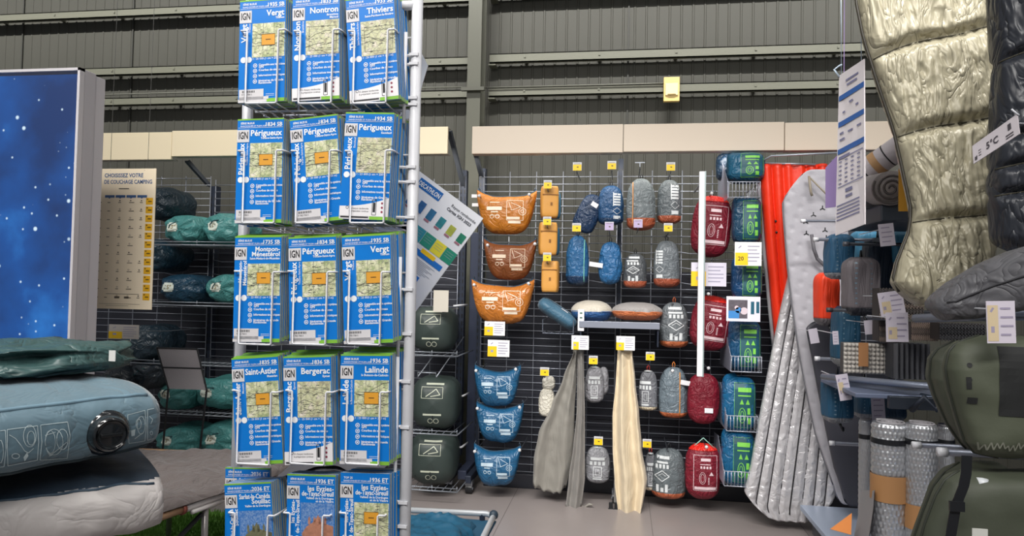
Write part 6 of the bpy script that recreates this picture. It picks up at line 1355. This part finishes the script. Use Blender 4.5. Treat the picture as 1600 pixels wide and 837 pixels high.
# small tags
for (px, l, yel) in (((1376, 349, 1400, 384), 'tilted cream tag on the dark long hook by the olive bag', None), ((1377, 455, 1416, 492), 'upper of two lilac white tags under the olive bag', (.1, .1, .45, .6)), ((1385, 488, 1420, 534), 'lower of two lilac white tags under the olive bag', (.1, .1, .5, .5)), ((1543, 470, 1588, 536), 'large lilac white price card below the grey sleeping bag', (.03, .05, .4, .9)), ((1313, 584, 1332, 625), 'white tag hanging below the left end of the foam shelf rail', (.1, .3, .5, .7)), ((1363, 618, 1384, 657), 'lilac tag hanging below the foam shelf, above the foil rolls', None), ((1352, 500, 1368, 522), 'small curled grey tag above the egg-box foam mat', None), ((1267, 513, 1281, 536), 'small blank white tag beside the dark sheet edge', None), ((1302, 517, 1311, 538), 'tiny white tag on the rail left of the foam mats', None)):
    yy = 1.9 if px[0] > 1500 else (3.3 if px[0] in (1352, 1302, 1363) else (3.9 if px[0] == 1267 else 3.2 if px[0] == 1313 else 2.8 if px[0] > 1380 else 3.0))
    card(px, l, y=yy, yel=yel, lines=4 if px[0] not in (1267, 1352) else 0, hanger=False, colr='CDC6D2', group='tags on the right shelving', name='hanging_tag', cat='tag', yc='CDBB9A', tilt=R(random.uniform(-12, 4)) if px[0] < 1500 else R(-2), ink='9A92A8')
# ---- folded foam mats
foamd = mat('9C9894', .5)
def eggmat(px, label, y, cols, rows_, c1, d=.05, group='folded foam mats', taper=0):
    cx, zb, w_, h_ = Bx(*px, y); t = thing('folded_foam_mat', label, 'foam mat', (cx, y, zb), group=group)
    def fn(u, v):
        a = math.sin(math.pi*cols*u)*math.sin(math.pi*rows_*v+math.pi*(int(cols*u) % 2)*.0); return Vector(((u-.5)*w_, -.013*abs(a)**.7, h_*v))
    m = MB(); m.grid(fn, cols*6, rows_*6); m.build('egg_box_face', c1, t, True)
    f = MB(); f.box((0, d/2+.001, h_/2), (w_, d, h_)); f.build('foam_stack', mat('4A4848', .6), t, bevel=.004); return t
eggmat((1318, 536, 1394, 584), 'pale egg-box foam mat with orange-tan band on the right shelf', 3.25, 12, 7, mat('B4AFA8', .5))
cx, zb, w_, h_ = Bx(1341, 535, 1356, 572, 3.23); f = MB(); f.box((cx, 3.226, zb+h_/2), (w_, .004, h_)); o = f.build('tan_paper_band', mat('A8784E', .5)); tag(o, 'orange-tan paper band round the pale egg-box mat', 'paper band')
cx, zb, w_, h_ = Bx(1396, 537, 1452, 592, 3.15); t = thing('folded_foam_mat', 'dark grey foam mat folded in upright concertina pleats', 'foam mat', (cx, 3.15, zb), group='folded foam mats')
m = MB(); m.grid(lambda u, v: Vector(((u-.5)*w_, -.02*abs(math.sin(math.pi*7*u))**.5, h_*v+(.004*abs(math.sin(math.pi*7*u)) if v > .5 else 0))), 84, 6); m.build('pleats', mat('54555A', .6), t, True); f = MB(); f.box((0, .05, h_/2), (w_, .09, h_)); f.build('foam_stack', mat('3A3B40', .6), t)
def slab(px, label, y, n_, c1='55504E', c2='7A6E66'):
    cx, zb, w_, h_ = Bx(*px, y); t = thing('foam_mat_stack', label, 'foam mat', (cx, y, zb), group='stacked wavy foam mats')
    for k in range(n_):
        m = MB(); hh = h_/n_
        m.grid(lambda u, v: Vector(((u-.5)*w_, 0, 0))+Vector((0, -.004*abs(math.sin(math.pi*14*u)) if abs(math.sin(2*math.pi*v)) > .5 else 0, hh*k+hh*.86*v+.004*math.sin(math.pi*28*u))), 112, 4); o_ = m.build('layer', mat(c1 if k % 2 else c2, .6), t)
    f = MB(); f.box((0, .045, h_/2), (w_, .08, h_*.98)); f.build('foam_core', mat('35302F', .6), t)
slab((1374, 450, 1444, 498), 'dark wavy foam mats stacked left, behind the lilac tags', 3.1, 6); slab((1374, 501, 1412, 534), 'small stack of wavy foam mats above the pleated mat', 3.2, 4)
slab((1424, 503, 1466, 532), 'brownish wavy foam mats stacked beneath the silver rail', 3.0, 3, '6A5E58', '8A7A70'); slab((1468, 505, 1540, 532), 'dark wavy foam mats at the right below the grey bag', 2.9, 3, '38383C', '4A4A4E')
f = MB(); A_, B_ = P(1290, 592, 3.3), P(1500, 606, 3.0); f.box(((A_.x+XG)/2+.02, 3.28, A_.z-.03), (XG-A_.x-.04, .5, .018)); o = f.build('foam_shelf', mat('6E7890', .4, .3), bevel=.003); tag(o, 'blue grey metal shelf carrying the folded foam mats', 'shelf')
f = MB(); f.box(((A_.x+XG)/2+.08, 3.02, A_.z-.05), (XG-A_.x-.16, .03, .05)); o = f.build('shelf_edge', mat('2A303A', .4, .3), bevel=.003); tag(o, 'dark front edge profile below the foam mat shelf', 'shelf edge')
# ---- foil rolls
foil = mat('C4C6CA', .28, .75, .1, 60, .05, 9)
def foilroll(px, label, y, seed, lean=0, band=(.42, .63), strap=.86, flap=False, ztop=None):
    x0, y0, x1, y1 = px; cx, zb, w_, h_ = Bx(*px, y); r = w_/2; t = thing('foil_mat_roll', label, 'rolled mat', (cx, y, zb), (0, lean, 0), 'silver foil mats rolled upright'); nc = 22; nr = int(h_/.024)
    def fn(u, v):
        th = 2*math.pi*u; a = abs(math.sin(nc*th/2+ (math.pi/2)*(int(nr*v) % 2)))*abs(math.sin(math.pi*nr*v)); e = 1 if v < .985 else .96; squ = 1+.03*math.sin(2*th+seed)
        return Vector((r*squ*e*(1+.06*a)*math.cos(th), r*squ*e*(1+.06*a)*math.sin(th), h_*v))
    m = MB(); m.grid(fn, nc*8, nr*6, True, True); m.build('foil', foil, t, True)
    m = MB(); pts = [Vector((r*(.1+.85*k/60)*math.cos(k*.35), r*(.1+.85*k/60)*math.sin(k*.35), h_+.003)) for k in range(61)]; m.tube(pts, .004, 4); m.build('spiral_edge', mat('8E8C90', .5), t, True)
    if band: m = MB(); m.grid(lambda u, v: Vector((r*1.10*math.cos(6.2832*u), r*1.10*math.sin(6.2832*u), h_*lerp(*band, v))), 40, 2, True); m.build('paper_band', mat('A97C50', .55), t, True)
    if strap: m = MB(); m.grid(lambda u, v: Vector((r*1.095*math.cos(6.2832*u), r*1.095*math.sin(6.2832*u), h_*(strap+.035*v))), 40, 2, True); m.build('elastic_strap', black, t, True)
    return t
foilroll((1363, 660, 1416, 900), 'silver foil mat roll with kraft band, middle of three', 3.0, 1, band=(.50, .67), strap=.87)
foilroll((1416, 662, 1462, 900), 'silver foil mat roll right of the middle one, touching the olive pack', 2.95, 2, band=(.32, .48), strap=.87)
foilroll((1342, 656, 1362, 860), 'slim silver foil roll peeking out at the left of the others', 3.3, 3, band=None, strap=.86)
foilroll((1464, 665, 1490, 880), 'foil roll half hidden behind the upright strap of the olive pack', 3.1, 4, band=None, strap=.87)
t = thing('unrolled_foil_mat', 'foil mat curling out with grey reverse and orange paper corner on the base shelf', 'foam mat', (0, 0, 0))
def fn(u, v): # curved sheet from (1352,760) down to (1325,837)
    a = P(lerp(1345, 1366, u)-22*v**1.5+4*u*v, lerp(766, 880, v), 2.95+.25*(1-u)-.05*v); return a
m = MB(); m.grid(fn, 16, 16); tp = len(m.v); m.v += [(x+.004, y+.006, z) for x, y, z in m.v[:tp]]; m.f += [tuple(i+tp for i in f) for f in m.f[:]]; m.mi = [0]*len(m.f); m.build('sheet', mat('8C8A8C', .45), t, True)
f = MB(); q = [P(1331, 801, 3.1), P(1330, 835, 3.0), P(1297, 826, 3.1), P(1312, 818, 3.12)]; f.add(q+[v+Vector((0, .004, -.002)) for v in q], [(0, 1, 2, 3), (7, 6, 5, 4), (0, 4, 5, 1), (1, 5, 6, 2), (2, 6, 7, 3), (3, 7, 4, 0)]); f.build('paper_corner', mat('DE8A48', .55), t)
# ---- olive packs (near, right edge)
def olive(pts, label, y, colr, seed, d=.14, name='olive_pack', wr=.012, y_grad=0):
    t = thing(name, label, 'inflatable cushion', (0, 0, 0), group='olive green inflatable cushions'); pys = [p[0] for p in pts]
    def row(py):
        for (a, b, c), (d_, e, f) in zip(pts, pts[1:]):
            if a <= py <= d_: q = (py-a)/(d_-a); q = q; return lerp(b, e, q), lerp(c, f, q)
        return pts[-1][1:]
    def fn(u, v):
        py = lerp(pys[-1], pys[0], v); xl, xr = row(py); a, b = P(xl, py, y), P(xr, py, y); th = 2*math.pi*u; s = math.cos(th); p = (a+b)/2+(b-a)/2*spow(s, .6)
        e = max(.06, (1-abs(2*v-1)**6))**.5; n_ = wr*noise.noise(Vector((p.x*7+seed, p.z*7, seed)))+wr*.6*noise.noise(Vector((p.x*18+seed, p.z*14, seed)))
        return Vector((p.x, p.y-(d/2*e+n_)*spow(math.sin(th), .55), p.z))
    m = MB(); m.grid(fn, 70, 70, True, True); bv = m.bvh(); m.build('shell', mat(colr, .6, 0, .25, 14, .08, 5), t, True)
    f = MB(); f.tube([fn(.5, k/24)+Vector((-.001, 0, 0)) for k in range(25)], .004, 6); f.build('edge_seam', mat('2A2E26', .6), t, True)
    return t, fn, bv
t, fn, bv = olive([(532, 1492, 1520), (545, 1466, 1540), (560, 1455, 1560), (590, 1453, 1560), (620, 1462, 1560), (660, 1480, 1560), (690, 1500, 1560), (700, 1510, 1550)], 'olive cushion peeking out behind the near upper one', 2.3, '484C40', 1)
t, fn, bv = olive([(524, 1530, 1640), (535, 1495, 1680), (550, 1483, 1690), (575, 1478, 1700), (610, 1484, 1700), (650, 1495, 1700), (690, 1508, 1700), (706, 1522, 1690), (714, 1560, 1660)], 'near olive cushion with creased lower hem, upper right of the pair', 2.02, '4A4F40', 2)
i = Ink(onto(bv, .002))
for (px, py, a_) in ((1504, 568, 0), (1490, 568, 0), (1468+35, 590, 0)):
    q = P(px, py, 2.0); i.disc(q.x, q.z, .006, 8)
q = P(1502, 598, 2.0); i.line([(q.x, q.z+.02), (q.x+.002, q.z-.01)], .01); q = P(1509, 622, 2.0); i.rect(q.x-.01, q.z-.008, q.x+.01, q.z+.008, 2, 2); q0_, q1_ = P(1562, 650, 1.95), P(1660, 545, 1.95); i.rect(q0_.x, q0_.z, q1_.x, q1_.z, 10, 10); i.build('dark_logo_marks', mat('17191A', .7), t)
i = Ink(onto(bv, .003)); pr = random.Random(4); pts = []
for k in range(26): q = P(1500+k*4, 696-(k % 2)*9+pr.uniform(-3, 3), 2.0); pts.append((q.x, q.z))
i.line(pts, .003); i.build('pale_crease_print', mat('7A7C70', .6), t)
t, fn, bv = olive([(722, 1500, 1560), (735, 1478, 1580), (760, 1458, 1590), (800, 1442, 1600), (850, 1425, 1600), (900, 1415, 1600)], 'lower olive cushion behind, its rounded edge to the left', 2.3, '474B3E', 3)
t, fn, bv = olive([(735, 1500, 1640), (748, 1478, 1680), (775, 1462, 1690), (820, 1445, 1700), (880, 1430, 1700), (920, 1425, 1700)], 'lower near olive cushion with small white tag and black strap', 2.04, '43483B', 4)
q = P(1531, 832, 1.93); f = MB(); f.box((q.x, q.y, q.z), (.035, .003, .02)); f.build('care_tag', mat('C9CAC4', .5), t)
f = MB(); pts = [P(x, y_, 1.93) for x, y_ in ((1511, 712), (1510, 740), (1506, 760), (1494, 790), (1486, 837), (1480, 870))]
for a_, b_ in zip(pts, pts[1:]): f.add([a_+Vector((-.012, 0, 0)), a_+Vector((.012, 0, 0)), b_+Vector((.012, 0, 0)), b_+Vector((-.012, 0, 0)), a_+Vector((-.012, .003, 0)), a_+Vector((.012, .003, 0)), b_+Vector((.012, .003, 0)), b_+Vector((-.012, .003, 0))], [(0, 1, 2, 3), (7, 6, 5, 4), (0, 3, 7, 4), (1, 5, 6, 2)])
f.box(pts[3]+Vector((0, -.004, 0)), (.034, .008, .024)); f.build('strap', black, t)
for (a, b, l) in (((1418, 612), (1484, 618), 'dark blue strap bundle under the foam shelf right'), ):
    f = MB(); f.tube([P(1425, 640, 3.0), P(1445, 620, 2.9), P(1462, 640, 2.95), P(1478, 612, 2.9)], .012, 8); o = f.build('strap_bundle', mat('1A2230', .6), smooth=True); tag(o, 'dark strap bundle above the right foil roll', 'strap')
f = MB(); f.tube([P(1438, 625, 3.05), P(1470, 632, 3.05)], .03, 10); o = f.build('dark_bundle', mat('22303F', .6), smooth=True); tag(o, 'dark blue bundle lying above the right foil roll', 'bundle')
# stair handrail seen beyond
f = MB(); f.tube([P(1352, 248, 5.6), P(1392, 212, 5.6)], .012, 6); f.tube([P(1352, 262, 5.6), P(1392, 226, 5.6)], .008, 6); [f.tube([P(x, y_, 5.6), P(x, y_+28, 5.6)], .008, 6) for x, y_ in ((1358, 242), (1372, 230), (1388, 215))]; [f.tube([P(x, y_, 5.6), Vector((P(x, y_, 5.6).x, 5.6, 0))], .008, 6) for x, y_ in ((1358, 242), (1388, 215))]; o = f.build('stair_handrail', mat('3A3A38', .5)); tag(o, 'dark slanting stair handrail far behind the olive bag', 'handrail')
